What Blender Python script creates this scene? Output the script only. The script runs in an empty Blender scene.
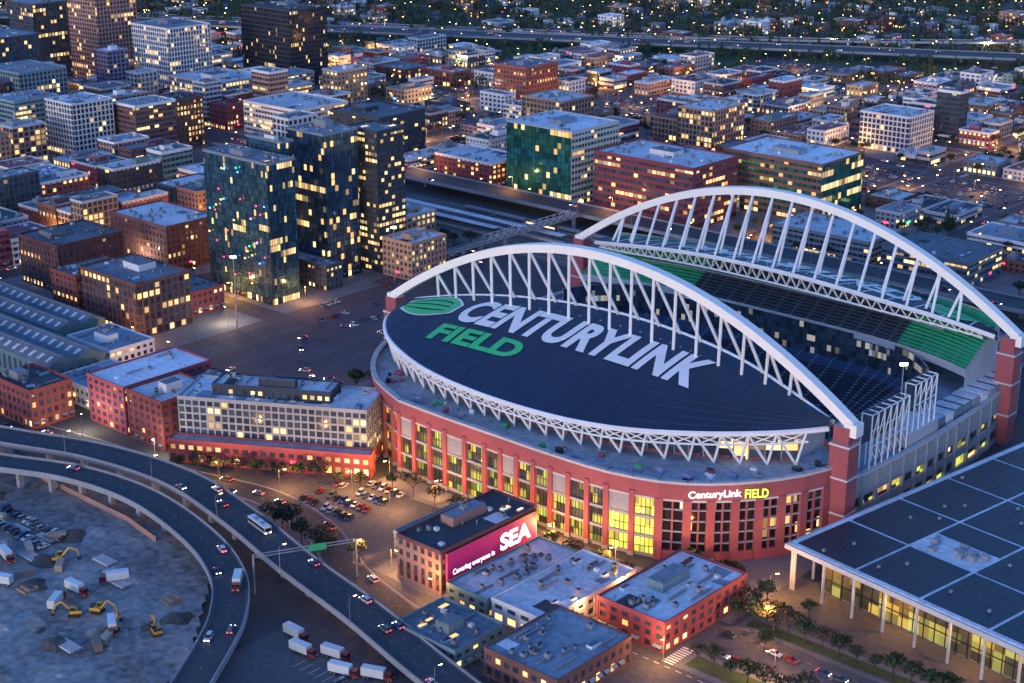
import bpy, bmesh, math, random
from math import sin, cos, pi, radians, sqrt, atan2, floor
from mathutils import Vector
random.seed(11)
R = random.random
U = random.uniform
scene = bpy.context.scene
COL = scene.collection
# World frame: X = south, Y = east, Z = up, metres. Stadium north-west arch foot at the origin.

# ------------------------------------------------------------------ materials
MATS = {}
def _new(name):
    m = bpy.data.materials.new(name); m.use_nodes = True
    nt = m.node_tree; b = nt.nodes['Principled BSDF']
    MATS[name] = m
    return m, nt, b
def N(nt, t, **kw):
    n = nt.nodes.new(t)
    for k, v in kw.items(): setattr(n, k, v)
    return n
def mk(name, col, rough=.8, var=.25, scale=.15, fine=2.0, metal=0.0, rnd=.3, hue=.0, bump=0.0):
    m, nt, b = _new(name)
    L = nt.links.new
    tc = N(nt, 'ShaderNodeTexCoord')
    n1 = N(nt, 'ShaderNodeTexNoise'); n1.inputs['Scale'].default_value = scale; n1.inputs['Detail'].default_value = 5
    n2 = N(nt, 'ShaderNodeTexNoise'); n2.inputs['Scale'].default_value = fine; n2.inputs['Detail'].default_value = 2
    L(tc.outputs['Object'], n1.inputs['Vector']); L(tc.outputs['Object'], n2.inputs['Vector'])
    ad = N(nt, 'ShaderNodeMath', operation='ADD'); L(n1.outputs['Fac'], ad.inputs[0]); L(n2.outputs['Fac'], ad.inputs[1])
    mr = N(nt, 'ShaderNodeMapRange'); mr.inputs['From Min'].default_value = .65; mr.inputs['From Max'].default_value = 1.35
    mr.inputs['To Min'].default_value = 1-var; mr.inputs['To Max'].default_value = 1+var
    L(ad.outputs[0], mr.inputs['Value'])
    oi = N(nt, 'ShaderNodeObjectInfo')
    mr2 = N(nt, 'ShaderNodeMapRange'); mr2.inputs['To Min'].default_value = 1-rnd; mr2.inputs['To Max'].default_value = 1+rnd
    L(oi.outputs['Random'], mr2.inputs['Value'])
    mu = N(nt, 'ShaderNodeMath', operation='MULTIPLY'); L(mr.outputs[0], mu.inputs[0]); L(mr2.outputs[0], mu.inputs[1])
    hs = N(nt, 'ShaderNodeHueSaturation'); hs.inputs['Color'].default_value = (*col, 1)
    L(mu.outputs[0], hs.inputs['Value'])
    if hue:
        mr3 = N(nt, 'ShaderNodeMapRange'); mr3.inputs['To Min'].default_value = .5-hue; mr3.inputs['To Max'].default_value = .5+hue
        w = N(nt, 'ShaderNodeTexWhiteNoise', noise_dimensions='1D'); L(oi.outputs['Random'], w.inputs['W'])
        L(w.outputs['Value'], mr3.inputs['Value']); L(mr3.outputs[0], hs.inputs['Hue'])
    L(hs.outputs[0], b.inputs['Base Color'])
    b.inputs['Roughness'].default_value = rough; b.inputs['Metallic'].default_value = metal
    if bump:
        bp = N(nt, 'ShaderNodeBump'); bp.inputs['Strength'].default_value = bump; bp.inputs['Distance'].default_value = .3
        L(n2.outputs['Fac'], bp.inputs['Height']); L(bp.outputs[0], b.inputs['Normal'])
    return m
def emis(name, col, st):
    m, nt, b = _new(name)
    b.inputs['Base Color'].default_value = (*col, 1)
    b.inputs['Emission Color'].default_value = (*col, 1); b.inputs['Emission Strength'].default_value = st
    m.cycles.emission_sampling = 'NONE'
    return m
def glass(name, col, prob, st=1.2, metal=.35, rough=.12, warm=(1, .5, .13), cool=(1, .78, .38), varc=.5):
    m, nt, b = _new(name); L = nt.links.new
    uv = N(nt, 'ShaderNodeUVMap'); oi = N(nt, 'ShaderNodeObjectInfo')
    fl = N(nt, 'ShaderNodeVectorMath', operation='FLOOR'); L(uv.outputs[0], fl.inputs[0])
    sc = N(nt, 'ShaderNodeMath', operation='MULTIPLY'); sc.inputs[1].default_value = 977.3; L(oi.outputs['Random'], sc.inputs[0])
    w = N(nt, 'ShaderNodeTexWhiteNoise', noise_dimensions='4D'); L(fl.outputs[0], w.inputs['Vector']); L(sc.outputs[0], w.inputs['W'])
    sep = N(nt, 'ShaderNodeSeparateXYZ'); L(fl.outputs[0], sep.inputs[0])
    dv = N(nt, 'ShaderNodeMath', operation='DIVIDE'); dv.inputs[1].default_value = 6; L(sep.outputs[0], dv.inputs[0])
    fd = N(nt, 'ShaderNodeMath', operation='FLOOR'); L(dv.outputs[0], fd.inputs[0])
    cb = N(nt, 'ShaderNodeCombineXYZ'); L(fd.outputs[0], cb.inputs[0]); L(sep.outputs[1], cb.inputs[1])
    w2 = N(nt, 'ShaderNodeTexWhiteNoise', noise_dimensions='4D'); L(cb.outputs[0], w2.inputs['Vector']); L(sc.outputs[0], w2.inputs['W'])
    a = N(nt, 'ShaderNodeMath', operation='LESS_THAN'); a.inputs[1].default_value = prob*.6; L(w.outputs['Value'], a.inputs[0])
    a2 = N(nt, 'ShaderNodeMath', operation='LESS_THAN'); a2.inputs[1].default_value = prob*.5; L(w2.outputs['Value'], a2.inputs[0])
    mx = N(nt, 'ShaderNodeMath', operation='MAXIMUM'); L(a.outputs[0], mx.inputs[0]); L(a2.outputs[0], mx.inputs[1])
    sp = N(nt, 'ShaderNodeSeparateXYZ'); L(w.outputs['Color'], sp.inputs[0])
    mr = N(nt, 'ShaderNodeMapRange'); mr.inputs['To Min'].default_value = .12*st; mr.inputs['To Max'].default_value = st; L(sp.outputs[1], mr.inputs['Value'])
    mu = N(nt, 'ShaderNodeMath', operation='MULTIPLY'); L(mx.outputs[0], mu.inputs[0]); L(mr.outputs[0], mu.inputs[1])
    mc = N(nt, 'ShaderNodeMix', data_type='RGBA'); mc.inputs['A'].default_value = (*warm, 1); mc.inputs['B'].default_value = (*cool, 1)
    L(sp.outputs[2], mc.inputs['Factor'])
    L(mc.outputs['Result'], b.inputs['Emission Color']); L(mu.outputs[0], b.inputs['Emission Strength'])
    mr4 = N(nt, 'ShaderNodeMapRange'); mr4.inputs['To Min'].default_value = 1-varc; mr4.inputs['To Max'].default_value = 1+varc; L(sp.outputs[0], mr4.inputs['Value'])
    hs = N(nt, 'ShaderNodeHueSaturation'); hs.inputs['Color'].default_value = (*col, 1); L(mr4.outputs[0], hs.inputs['Value'])
    L(hs.outputs[0], b.inputs['Base Color'])
    b.inputs['Roughness'].default_value = rough; b.inputs['Metallic'].default_value = metal
    m.cycles.emission_sampling = 'NONE'
    return m

mk('asphalt', (.05, .054, .064), .8, .35, .03, .6, rnd=0, bump=.1)
mk('ground_mat', (.06, .063, .072), .9, .4, .004, .05, rnd=0)
mk('plaza_mat', (.095, .095, .105), .8, .35, .03, .5, rnd=0)
mk('pavement_mat', (.15, .15, .165), .9, .3, .05, 1.2, rnd=.15)
mk('lot_mat', (.105, .075, .082), .85, .3, .03, .8, rnd=0)
mk('dirt', (.27, .255, .245), .95, .6, .045, .35, rnd=0, bump=.5)
mk('dirt_dark', (.13, .115, .10), .95, .5, .06, .5, rnd=.4, bump=.5)
mk('paint_white', (.85, .85, .84), .7, .07, .5, 3, rnd=0)
mk('paint_yellow', (.6, .4, .06), .7, .2, .5, 3, rnd=0)
mk('grass_mat', (.05, .085, .03), .95, .35, .05, .8, rnd=.2)
mk('turf', (.025, .085, .03), .9, .15, .05, .8, rnd=0)
mk('brick_red', (.30, .06, .06), .85, .2, .1, 1.5, rnd=.35, hue=.02)
mk('brick_brown', (.17, .075, .065), .85, .25, .1, 1.5, rnd=.4, hue=.02)
mk('brick_tan', (.42, .24, .17), .85, .2, .1, 1.5, rnd=.3, hue=.02)
mk('brick_stadium', (.33, .085, .095), .85, .18, .08, 1.5, rnd=0)
mk('concrete', (.32, .32, .34), .85, .22, .06, 1.0, rnd=.25)
mk('concrete_light', (.5, .49, .5), .8, .15, .08, 1.0, rnd=.2)
mk('stucco_white', (.72, .70, .70), .8, .12, .1, 1.2, rnd=.15)
mk('stucco_grey', (.18, .24, .29), .8, .2, .1, 1.2, rnd=.35, hue=.12)
mk('stucco_dark', (.055, .062, .08), .7, .25, .1, 1.2, rnd=.35)
mk('metal_dark', (.05, .055, .065), .45, .2, .3, 2, metal=.6, rnd=.1)
mk('metal_grey', (.3, .31, .33), .5, .25, .5, 2, metal=.4, rnd=.25)
mk('steel_white', (.84, .83, .82), .45, .08, .2, 1.5, rnd=0)
mk('steel_arch', (.92, .88, .81), .4, .04, .1, .8, rnd=0)
mk('roof_white', (.64, .68, .73), .85, .32, .05, .5, rnd=.22)
mk('roof_grey', (.21, .26, .31), .9, .4, .05, .5, rnd=.45)
mk('roof_dark', (.055, .065, .08), .9, .4, .05, .6, rnd=.4)
mk('roof_red', (.28, .08, .09), .9, .3, .05, .6, rnd=.3)
mk('roof_navy', (.008, .026, .068), .6, .25, .04, .7, rnd=0)
mk('roof_panel', (.014, .020, .034), .5, .3, .03, .5, rnd=0)
mk('roof_green', (.04, .55, .18), .6, .08, .05, .7, rnd=0)
mk('seats_dark', (.04, .052, .08), .7, .3, .12, 2.5, rnd=0)
mk('seats_green', (.025, .36, .16), .7, .2, .12, 2.5, rnd=0)
mk('seats_blue', (.05, .10, .20), .7, .3, .12, 2.5, rnd=0)
mk('aisle', (.34, .36, .4), .8, .1, .2, 1.5, rnd=0)
mk('bark', (.07, .05, .04), .95, .2, .5, 3)
mk('leaf_dark', (.025, .05, .022), .9, .4, .2, 1.5, rnd=.3)
mk('leaf_light', (.06, .095, .03), .9, .4, .2, 1.5, rnd=.3)
mk('leaf_brown', (.085, .06, .04), .9, .4, .2, 1.5, rnd=.3)
mk('rubber', (.02, .02, .02), .9, .1)
mk('rail_steel', (.22, .2, .19), .5, .2, metal=.5)
mk('ballast', (.13, .12, .12), .95, .4, .05, 1.5, rnd=0)
mk('billboard_pink', (.72, .025, .20), .6, .08, .1, .4, rnd=0)
mk('digger_yellow', (.65, .32, .03), .5, .1)
mk('container', (.30, .22, .18), .6, .2, rnd=.6, hue=.06)
m, nt, b = _new('car_glass'); b.inputs['Base Color'].default_value = (.02, .025, .03, 1); b.inputs['Roughness'].default_value = .08
glass('g_low', (.06, .09, .125), .06, 1.9)
glass('g_mid', (.07, .105, .14), .15, 2.2)
glass('g_high', (.07, .09, .11), .38, 2.2)
glass('g_shop', (.06, .065, .075), .36, 2.8)
glass('g_tower', (.11, .28, .36), .05, 1.9, metal=.75, rough=.1)
glass('g_tower_lit', (.11, .20, .28), .16, 2.0, metal=.7, rough=.1)
glass('g_green', (.04, .28, .23), .13, 1.7, metal=.65, rough=.1)
glass('g_black', (.02, .024, .034), .10, 1.9, metal=.3, rough=.1)
glass('g_stad', (.06, .085, .09), .5, 1.3, metal=.3, warm=(1, .58, .06), cool=(.55, .8, .12))
glass('g_entry', (.3, .3, .1), 1.6, 2.2, metal=0, warm=(1, .72, .05), cool=(.8, .95, .12))
glass('g_hall', (.08, .08, .05), .5, .8, metal=0, warm=(1, .5, .05), cool=(.9, .85, .2))
glass('g_suite', (.07, .09, .12), .12, .5, warm=(1, .8, .5), cool=(.7, .85, 1))
emis('lamp_warm', (1, .50, .12), 34)
emis('lamp_cool', (1, .85, .6), 28)
emis('head_light', (1, .93, .8), 16)
emis('tail_light', (1, .03, .02), 10)
emis('sign_white', (1, .97, .95), 1.7)
emis('sign_green', (.55, 1, .08), 1.5)
emis('neon_red', (1, .05, .12), 4)
emis('neon_green', (.05, 1, .4), 3)
emis('neon_blue', (.1, .4, 1), 4)
emis('neon_amber', (1, .5, .08), 5)
for i, c in enumerate([(.6, .6, .6), (.03, .03, .035), (.3, .31, .33), (.35, .03, .03), (.04, .08, .22), (.7, .7, .68), (.12, .13, .14)]):
    mk('car_paint%d' % i, c, .3, .05, rnd=.1, metal=.2)

# ------------------------------------------------------------------ mesh builder
class MB:
    def __init__(s): s.v = []; s.f = []; s.m = []; s.uv = []; s.mats = []; s.mi = {}
    def mat(s, n):
        if n not in s.mi: s.mi[n] = len(s.mats); s.mats.append(MATS[n])
        return s.mi[n]
    def poly(s, pts, mt, uv=None):
        k = len(s.v); s.v.extend(pts); n = len(pts)
        s.f.append(tuple(range(k, k+n))); s.m.append(s.mat(mt))
        s.uv.extend(uv if uv else [(0.5, 0.5)]*n)
    def box(s, x0, x1, y0, y1, z0, z1, mt, bottom=False, top=True):
        k = len(s.v)
        s.v.extend([(x0, y0, z0), (x1, y0, z0), (x1, y1, z0), (x0, y1, z0), (x0, y0, z1), (x1, y0, z1), (x1, y1, z1), (x0, y1, z1)])
        fs = [(0, 1, 5, 4), (1, 2, 6, 5), (2, 3, 7, 6), (3, 0, 4, 7)]
        if top: fs.append((4, 5, 6, 7))
        if bottom: fs.append((3, 2, 1, 0))
        i = s.mat(mt)
        for q in fs: s.f.append(tuple(k+a for a in q)); s.m.append(i); s.uv.extend([(.5, .5)]*4)
    def obox(s, p, q, a0, a1, o0, o1, z0, z1, mt):
        dx, dy = q[0]-p[0], q[1]-p[1]; l = sqrt(dx*dx+dy*dy) or 1; dx /= l; dy /= l
        nx, ny = dy, -dx
        c = [(p[0]+dx*a+nx*o, p[1]+dy*a+ny*o) for a, o in ((a0, o1), (a1, o1), (a1, o0), (a0, o0))]
        s.prism(c, z0, z1, mt, mt)
    def prism(s, c, z0, z1, ms, mt, bottom=True):
        n = len(c)
        for i in range(n):
            a, b_ = c[i], c[(i+1) % n]
            s.poly([(a[0], a[1], z0), (b_[0], b_[1], z0), (b_[0], b_[1], z1), (a[0], a[1], z1)], ms)
        s.poly([(a[0], a[1], z1) for a in c], mt)
        if bottom: s.poly([(a[0], a[1], z0) for a in reversed(c)], ms)
    def tube(s, p, q, r, mt, n=6, r2=None, cap=False):
        p = Vector(p); q = Vector(q); d = q-p
        if d.length < 1e-6: return
        d.normalize(); a = d.orthogonal().normalized(); b_ = d.cross(a); r2 = r if r2 is None else r2
        A = [p+(a*cos(2*pi*i/n)+b_*sin(2*pi*i/n))*r for i in range(n)]
        B = [q+(a*cos(2*pi*i/n)+b_*sin(2*pi*i/n))*r2 for i in range(n)]
        for i in range(n):
            j = (i+1) % n; s.poly([tuple(A[i]), tuple(A[j]), tuple(B[j]), tuple(B[i])], mt)
        if cap: s.poly([tuple(x) for x in B], mt); s.poly([tuple(x) for x in reversed(A)], mt)
    def mesh(s, name):
        me = bpy.data.meshes.new(name); me.from_pydata(s.v, [], s.f)
        for m in s.mats: me.materials.append(m)
        me.polygons.foreach_set('material_index', s.m)
        uvl = me.uv_layers.new(name='UVMap')
        flat = [c for u in s.uv for c in u]; uvl.data.foreach_set('uv', flat)
        me.update(); return me
    def obj(s, name, loc=(0, 0, 0), rz=0, parent=None):
        return place(s.mesh(name), name, loc, rz, parent)
def place(me, name, loc=(0, 0, 0), rz=0, parent=None):
    o = bpy.data.objects.new(name, me); COL.objects.link(o); o.location = loc; o.rotation_euler = (0, 0, rz)
    if parent: o.parent = parent
    return o
def empty(name):
    o = bpy.data.objects.new(name, None); COL.objects.link(o); return o
def catmull(pts, n=8):
    out = []; P = [pts[0]]+list(pts)+[pts[-1]]
    for i in range(1, len(P)-2):
        for k in range(n):
            t = k/n; r = []
            for a, b_, c, d in zip(P[i-1], P[i], P[i+1], P[i+2]):
                r.append(.5*((2*b_)+(-a+c)*t+(2*a-5*b_+4*c-d)*t*t+(-a+3*b_-3*c+d)*t**3))
            out.append(tuple(r))
    out.append(tuple(pts[-1])); return out

# ------------------------------------------------------------------ region test (modelled area of the city)
def area(s, e, m=60):
    dx, dy = s-470.1, e+450.7
    X = .7446*dx+.6675*dy; Y = -.6675*dx+.7446*dy
    return (abs(X) < .345*Y+m) and 380 < Y < 2350, Y
RES = []
def clear(s0, s1, e0, e1, m=2):
    for a in RES:
        if s0 < a[1]+m and s1 > a[0]-m and e0 < a[3]+m and e1 > a[2]-m: return False
    return True

# ------------------------------------------------------------------ buildings
def roof_clutter(mb, w, d, h, n):
    for _ in range(n):
        t = R(); x = U(-w/2+2.5, w/2-2.5); y = U(-d/2+2.5, d/2-2.5)
        if t < .45:
            a, b_, c = U(.8, 2.4), U(.8, 1.8), U(.7, 1.9)
            mb.box(x-a/2-.01*_, x+a/2, y-b_/2, y+b_/2-.01*_, h+.2, h+.2+c, 'metal_grey'); mb.tube((x, y, h+.2+c), (x, y, h+.55+c), .5, 'metal_dark', 8, cap=True)
        elif t < .62:
            mb.tube((x, y, h), (x, y, h+U(.8, 2)), .3, 'metal_grey', 6, cap=True)
        elif t < .75 and w > 10 and d > 10:
            a = U(3, 6); mb.box(x-.25, x+.25, max(y-a, -d/2+1), min(y+a, d/2-1), h+.3, h+.8+.01*_, 'metal_grey')
        elif t < .87:
            a = U(1.2, 2.4); k = 'roof_white' if R() < .5 else 'stucco_grey'
            mb.box(x-a/2, x+a/2, y-a, y+a, h, h+.5+.02*_, k)
            mb.poly([(x-a/2+.1, y-a+.1, h+.53+.02*_), (x+a/2-.1, y-a+.1, h+.53+.02*_), (x+a/2-.1, y+a-.1, h+.55+.02*_), (x-a/2+.1, y+a-.1, h+.55+.02*_)], 'g_low', [(t*9, t*5)]*4)
        elif t < .94:
            # membrane patch
            a, b_ = U(1.5, 4), U(1.5, 4)
            mb.box(max(x-a, -w/2+1), min(x+a, w/2-1), max(y-b_, -d/2+1), min(y+b_, d/2-1), h, h+.04+.004*_, random.choice(['roof_grey', 'roof_white', 'roof_dark']))
        else:
            mb.box(x-.9, x+.9, y-.7, y+.7, h, h+U(.8, 1.4), 'stucco_white')
def building(name, s0, s1, e0, e1, h, wall='brick_red', gl='g_low', roof='roof_grey', fh=3.6, bay=3.4, style='punch', rot=0,
             base=None, shop=True, pent=None, z0=0., clutter=None, trim=None, lod=0, slab=False, reserve=True, style2=None):
    if reserve: RES.append((s0, s1, e0, e1))
    w, d = s1-s0, e1-e0; mb = MB()
    nf = max(1, int(round(h/fh))); fh = h/nf
    rc = .42
    sides = [((-w/2, -d/2), (w/2, -d/2)), ((w/2, -d/2), (w/2, d/2)), ((w/2, d/2), (-w/2, d/2)), ((-w/2, d/2), (-w/2, -d/2))]
    base = base or wall
    for si, (p, q) in enumerate(sides):
        sty = style2 if (style2 and si in (1, 2)) else style
        if sty == 'punch': pw, ph, po, bo, bh = bay*.42, 0, .32, .26, fh*.42
        elif sty == 'band': pw, ph, po, bo, bh = .35, 0, .16, .4, fh*.45
        elif sty == 'grid': pw, ph, po, bo, bh = bay*.22, 0, .42, .34, fh*.25
        else: pw, ph, po, bo, bh = .14, 0, .14, .10, .35
        mullion = 'metal_dark' if sty == 'curtain' else wall
        L = w if si % 2 == 0 else d
        nb = max(1, int(round(L/bay))); bw = L/nb
        dx, dy = (q[0]-p[0])/L, (q[1]-p[1])/L; nx, ny = dy, -dx
        def P(a, o, z): return (p[0]+dx*a+nx*o, p[1]+dy*a+ny*o, z)
        off = si*50
        zs = fh if shop else 0
        if shop: mb.poly([P(0, -rc, 0), P(L, -rc, 0), P(L, -rc, fh), P(0, -rc, fh)], 'g_shop', [(off, 0), (off+nb, 0), (off+nb, .99), (off, .99)])
        if nf > 1 or not shop:
            k0 = 1 if shop else 0
            mb.poly([P(0, -rc, zs), P(L, -rc, zs), P(L, -rc, h), P(0, -rc, h)], gl, [(off, k0), (off+nb, k0), (off+nb, nf), (off, nf)])
        for k in range(nf+1):
            zc = k*fh
            a, b_ = (zc-bh*.35, zc+bh*.65) if 0 < k < nf else ((0, bh*.6) if k == 0 else (h-bh*.75, h))
            mt = wall if k > 1 else base
            if sty == 'curtain' and k < nf: mt = 'metal_dark'
            if trim and k in (1, nf): mt = trim
            mb.obox(p, q, .02, L-.02, -rc-.05, -rc+bo, a, b_, mt)
        for i in range(nb+1):
            c = i*bw; ww = pw*(1.0 if 0 < i < nb else .75)
            a0, a1 = max(0.0, c-ww/2), min(L, c+ww/2)
            if i == 0: a0 = 0.0; a1 = ww*.8
            if i == nb: a1 = L; a0 = L-ww*.8
            mb.obox(p, q, a0, a1, -rc-.05, -rc+po+.01*(si % 2), 0, h, mullion)
            if base != wall: mb.obox(p, q, a0-.02, a1+.02, -rc-.05, -rc+po+.06+.01*(si % 2), 0, fh*1.98, base)
        if shop and si in (0, 1) and R() < .16:
            a = U(2, max(2.1, L-6)); zz = fh*.85 if R() < .7 else h-2
            mb.obox(p, q, a, a+U(1.5, 4.5), .05, .3, zz, zz+U(.6, 1.1), random.choice(['neon_red', 'neon_red', 'neon_green', 'neon_blue', 'neon_amber', 'neon_amber']))
        if shop and lod == 0 and R() < .4:
            # awnings over the shopfront
            for i in range(nb):
                if R() < .6:
                    a = i*bw+.5; b2 = (i+1)*bw-.5
                    mb.poly([P(a, .02, fh*.8), P(b2, .02, fh*.8), P(b2, 1.1, fh*.62), P(a, 1.1, fh*.62)], 'stucco_grey')
    mb.box(-w/2+.1, w/2-.1, -d/2+.1, d/2-.1, h-.3, h+.05, roof)
    pz = h+U(.7, 1.1); pt = .35; pm = trim or wall
    mb.box(-w/2-.08, w/2+.08, -d/2-.08, -d/2+pt, h-.35, pz, pm, bottom=True)
    mb.box(-w/2-.08, w/2+.08, d/2-pt, d/2+.08, h-.35, pz, pm, bottom=True)
    mb.box(-w/2-.07, -w/2+pt, -d/2+pt, d/2-pt, h-.34, pz-.01, pm, bottom=True)
    mb.box(w/2-pt, w/2+.07, -d/2+pt, d/2-pt, h-.34, pz-.01, pm, bottom=True)
    if pent is None: pent = R() < .55 and min(w, d) > 12
    if pent:
        a, b_ = U(.18, .35)*w, U(.2, .38)*d; x, y = U(-.2, .2)*w, U(-.2, .2)*d; hh = U(2.5, 4)
        mb.box(x-a/2, x+a/2, y-b_/2, y+b_/2, h, h+hh, random.choice(['stucco_grey', 'stucco_white', wall, 'metal_grey']))
        mb.box(x-a/2+.3, x+a/2-.3, y-b_/2+.3, y+b_/2-.3, h+hh, h+hh+.15, 'roof_grey')
        if R() < .5: mb.box(x-1, x+1, y-1, y+1, h+hh+.15, h+hh+1.5, 'metal_grey')
    n = clutter if clutter is not None else int(min(20, w*d/(45 if lod == 0 else 90)))
    if min(w, d) > 7: roof_clutter(mb, w, d, h+.05, n)
    return mb.obj(name, ((s0+s1)/2, (e0+e1)/2, z0+.13), rot)

# ------------------------------------------------------------------ ground
mb = MB(); G = 9000
mb.poly([(-G, -G+2000, 0), (G, -G+2000, 0), (G, G, 0), (-G, G, 0)], 'ground_mat')
mb.obj('ground')

# ------------------------------------------------------------------ stadium
ST = empty('football_stadium')
CS, CE = 110., 61.8
outer_pts = catmull([(10, -7, 0), (11, -15, 0), (22, -27, 0), (37, -36, 0), (60, -44, 0), (85, -47.5, 0), (110, -48, 0), (135, -46, 0), (157, -40, 0), (178, -29, 0), (195, -17, 0), (206, -7, 0), (211, -1, 0)], 6)
inner_pts = catmull([(10, 2, 0), (30, 9, 0), (60, 14, 0), (110, 17, 0), (160, 14, 0), (190, 7, 0), (211, 1.5, 0)], 6)
def interp(pl, s):
    for a, b_ in zip(pl, pl[1:]):
        if a[0] <= s <= b_[0]: return a[1]+(b_[1]-a[1])*(s-a[0])/((b_[0]-a[0]) or 1)
    return pl[0][1] if s < pl[0][0] else pl[-1][1]
def roofz(s, e):
    o, i = interp(outer_pts, s), interp(inner_pts, s)
    w = min(1, max(0, (e-o)/((i-o) or 1))); t = (s-108)/100
    zo = 37.5+4*t*t; zi = 44+11.5*(1-t*t)
    return zo+(zi-zo)*w+2.2*sin(pi*w)
def mir(e, far): return 123.6-e if far else e
SS = [10+201*(1-cos(pi*i/56))/2 for i in range(57)]
for far in (False, True):
    mb = MB(); NW = 12
    rows = []
    for s in SS:
        o, i = interp(outer_pts, s), interp(inner_pts, s)
        rows.append([(s, o+(i-o)*k/NW) for k in range(NW+1)])
    for a, b_ in zip(rows, rows[1:]):
        for k in range(NW):
            q = [a[k], b_[k], b_[k+1], a[k+1]]
            top = [(x, mir(y, far), roofz(x, y)) for x, y in q]; bot = [(x, y, z-1.4) for x, y, z in top]
            if far: top.reverse()
            else: bot.reverse()
            mb.poly(top, 'roof_navy'); mb.poly(bot, 'concrete')
    o = mb.obj('roof_canopy', parent=ST)
    for p in o.data.polygons: p.use_smooth = True
    mb = MB()
    for side in (0, NW):
        for a, b_ in zip(rows, rows[1:]):
            p, q = a[side], b_[side]
            P = (p[0], mir(p[1], far), roofz(*p)-.5); Q = (q[0], mir(q[1], far), roofz(*q)-.5)
            mb.tube(P, Q, 1.0, 'steel_white', 6)
    for k in range(1, NW):
        for a, b_ in zip(rows, rows[1:]):
            p, q = a[k], b_[k]
            mb.tube((p[0], mir(p[1], far), roofz(*p)+.02), (q[0], mir(q[1], far), roofz(*q)+.02), .08, 'metal_dark', 4)
    for j in range(1, 18):
        s = 14+j*11
        for k in range(8):
            o, i = interp(outer_pts, s), interp(inner_pts, s); y0, y1 = o+(i-o)*k/8, o+(i-o)*(k+1)/8
            mb.tube((s, mir(y0, far), roofz(s, y0)+.02), (s, mir(y1, far), roofz(s, y1)+.02), .3 if far else .08, 'steel_white' if far else 'metal_dark', 4)
    NT = 40
    def ip(i, dz, de=0):
        s = 12+194*i/NT; e = interp(inner_pts, s)
        return (s, mir(e-de, far), roofz(s, e)-dz)
    for i in range(NT):
        t = abs(i-NT/2)/(NT/2); dp = 6.5-3.5*t*t
        mb.tube(ip(i, dp, 1.5), ip(i+1, dp, 1.5), .5, 'steel_white', 5)
        mb.tube(ip(i, dp, 1.5), ip(i+.5, .8), .33, 'steel_white', 4)
        mb.tube(ip(i+.5, .8), ip(i+1, dp, 1.5), .33, 'steel_white', 4)
        mb.tube(ip(i, dp, 1.5), ip(i, 1.2, 9), .25, 'steel_white', 4)
    NO = 26
    def op(i, dz, de):
        s = 14+192*i/NO; e = interp(outer_pts, s)
        return (s, mir(e+de, far), roofz(s, e)-dz)
    for i in range(NO):
        a = op(i, 1, .3); c = op(i+1, 1, .3); m_ = op(i+.5, 0, 4.5)
        m_ = (m_[0], m_[1], 27.2)
        mb.tube(a, m_, .5, 'steel_white', 5); mb.tube(m_, c, .5, 'steel_white', 5)
        lo = op(i, 5, 1.9); l2 = op(i+1, 5, 1.9)
        mb.tube(lo, l2, .42, 'steel_white', 5)
        mb.tube(op(i, 1, .3), l2, .28, 'steel_white', 4); mb.tube(lo, op(i+1, 1, .3), .28, 'steel_white', 4)
    def az(s): return 44.5+38.5*(1-((s-110)/110.)**2)
    A = []
    for i in range(49):
        s = 220*i/48; A.append((s, az(s)))
    e0 = 123.6 if far else 0.
    for (s, z), (s2, z2) in zip(A, A[1:]):
        def sec(s, z, t):
            sl = -38.5*2*(s-110)/110**2; L = sqrt(1+sl*sl); nx, nz = -sl/L, 1/L; hw = 1.9
            return [(s+nx*t, e0-hw, z+nz*t), (s+nx*t, e0+hw, z+nz*t), (s-nx*t, e0+hw, z-nz*t), (s-nx*t, e0-hw, z-nz*t)]
        a, c = sec(s, z, 1.6), sec(s2, z2, 1.6)
        for k in range(4):
            j = (k+1) % 4; mb.poly([a[k], c[k], c[j], a[j]], 'steel_arch')
    for sx, sg in ((0, -1), (220, 1)):
        mb.box(sx-2.4, sx+2.4, e0-2.4, e0+2.4, 41, 45.6, 'steel_arch', bottom=True)
    for i in range(1, 19):
        s = 15+190*i/19.; z = az(s)-1
        ei = interp(inner_pts, s); eb = min(ei-.5, 4)
        mb.tube((s, e0, z), (s+1.5, mir(ei-1, far), roofz(s, ei-1)), .6, 'steel_white', 6)
        mb.tube((s, e0, z), (s-3.2, mir(eb, far), roofz(s, eb)), .6, 'steel_white', 6)
    mb.obj('roof_arch_truss', parent=ST)
    mb = MB()
    for sx in (0, 217):
        x0 = sx-3.7; mb.prism([(x0, e0-3.4), (x0+7.4, e0-3.4), (x0+7.4, e0+3.4), (x0, e0+3.4)], 0, 38, 'brick_stadium', 'concrete')
        mb.prism([(x0+.7, e0-2.8), (x0+6.7, e0-2.8), (x0+6.7, e0+2.8), (x0+.7, e0+2.8)], 38, 44, 'brick_stadium', 'concrete')
        for z in (12, 25, 37): mb.box(x0-.25, x0+7.65, e0-3.65, e0+3.65, z, z+.7, 'concrete_light', bottom=True)
    mb.obj('arch_pylon', parent=ST)

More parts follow.
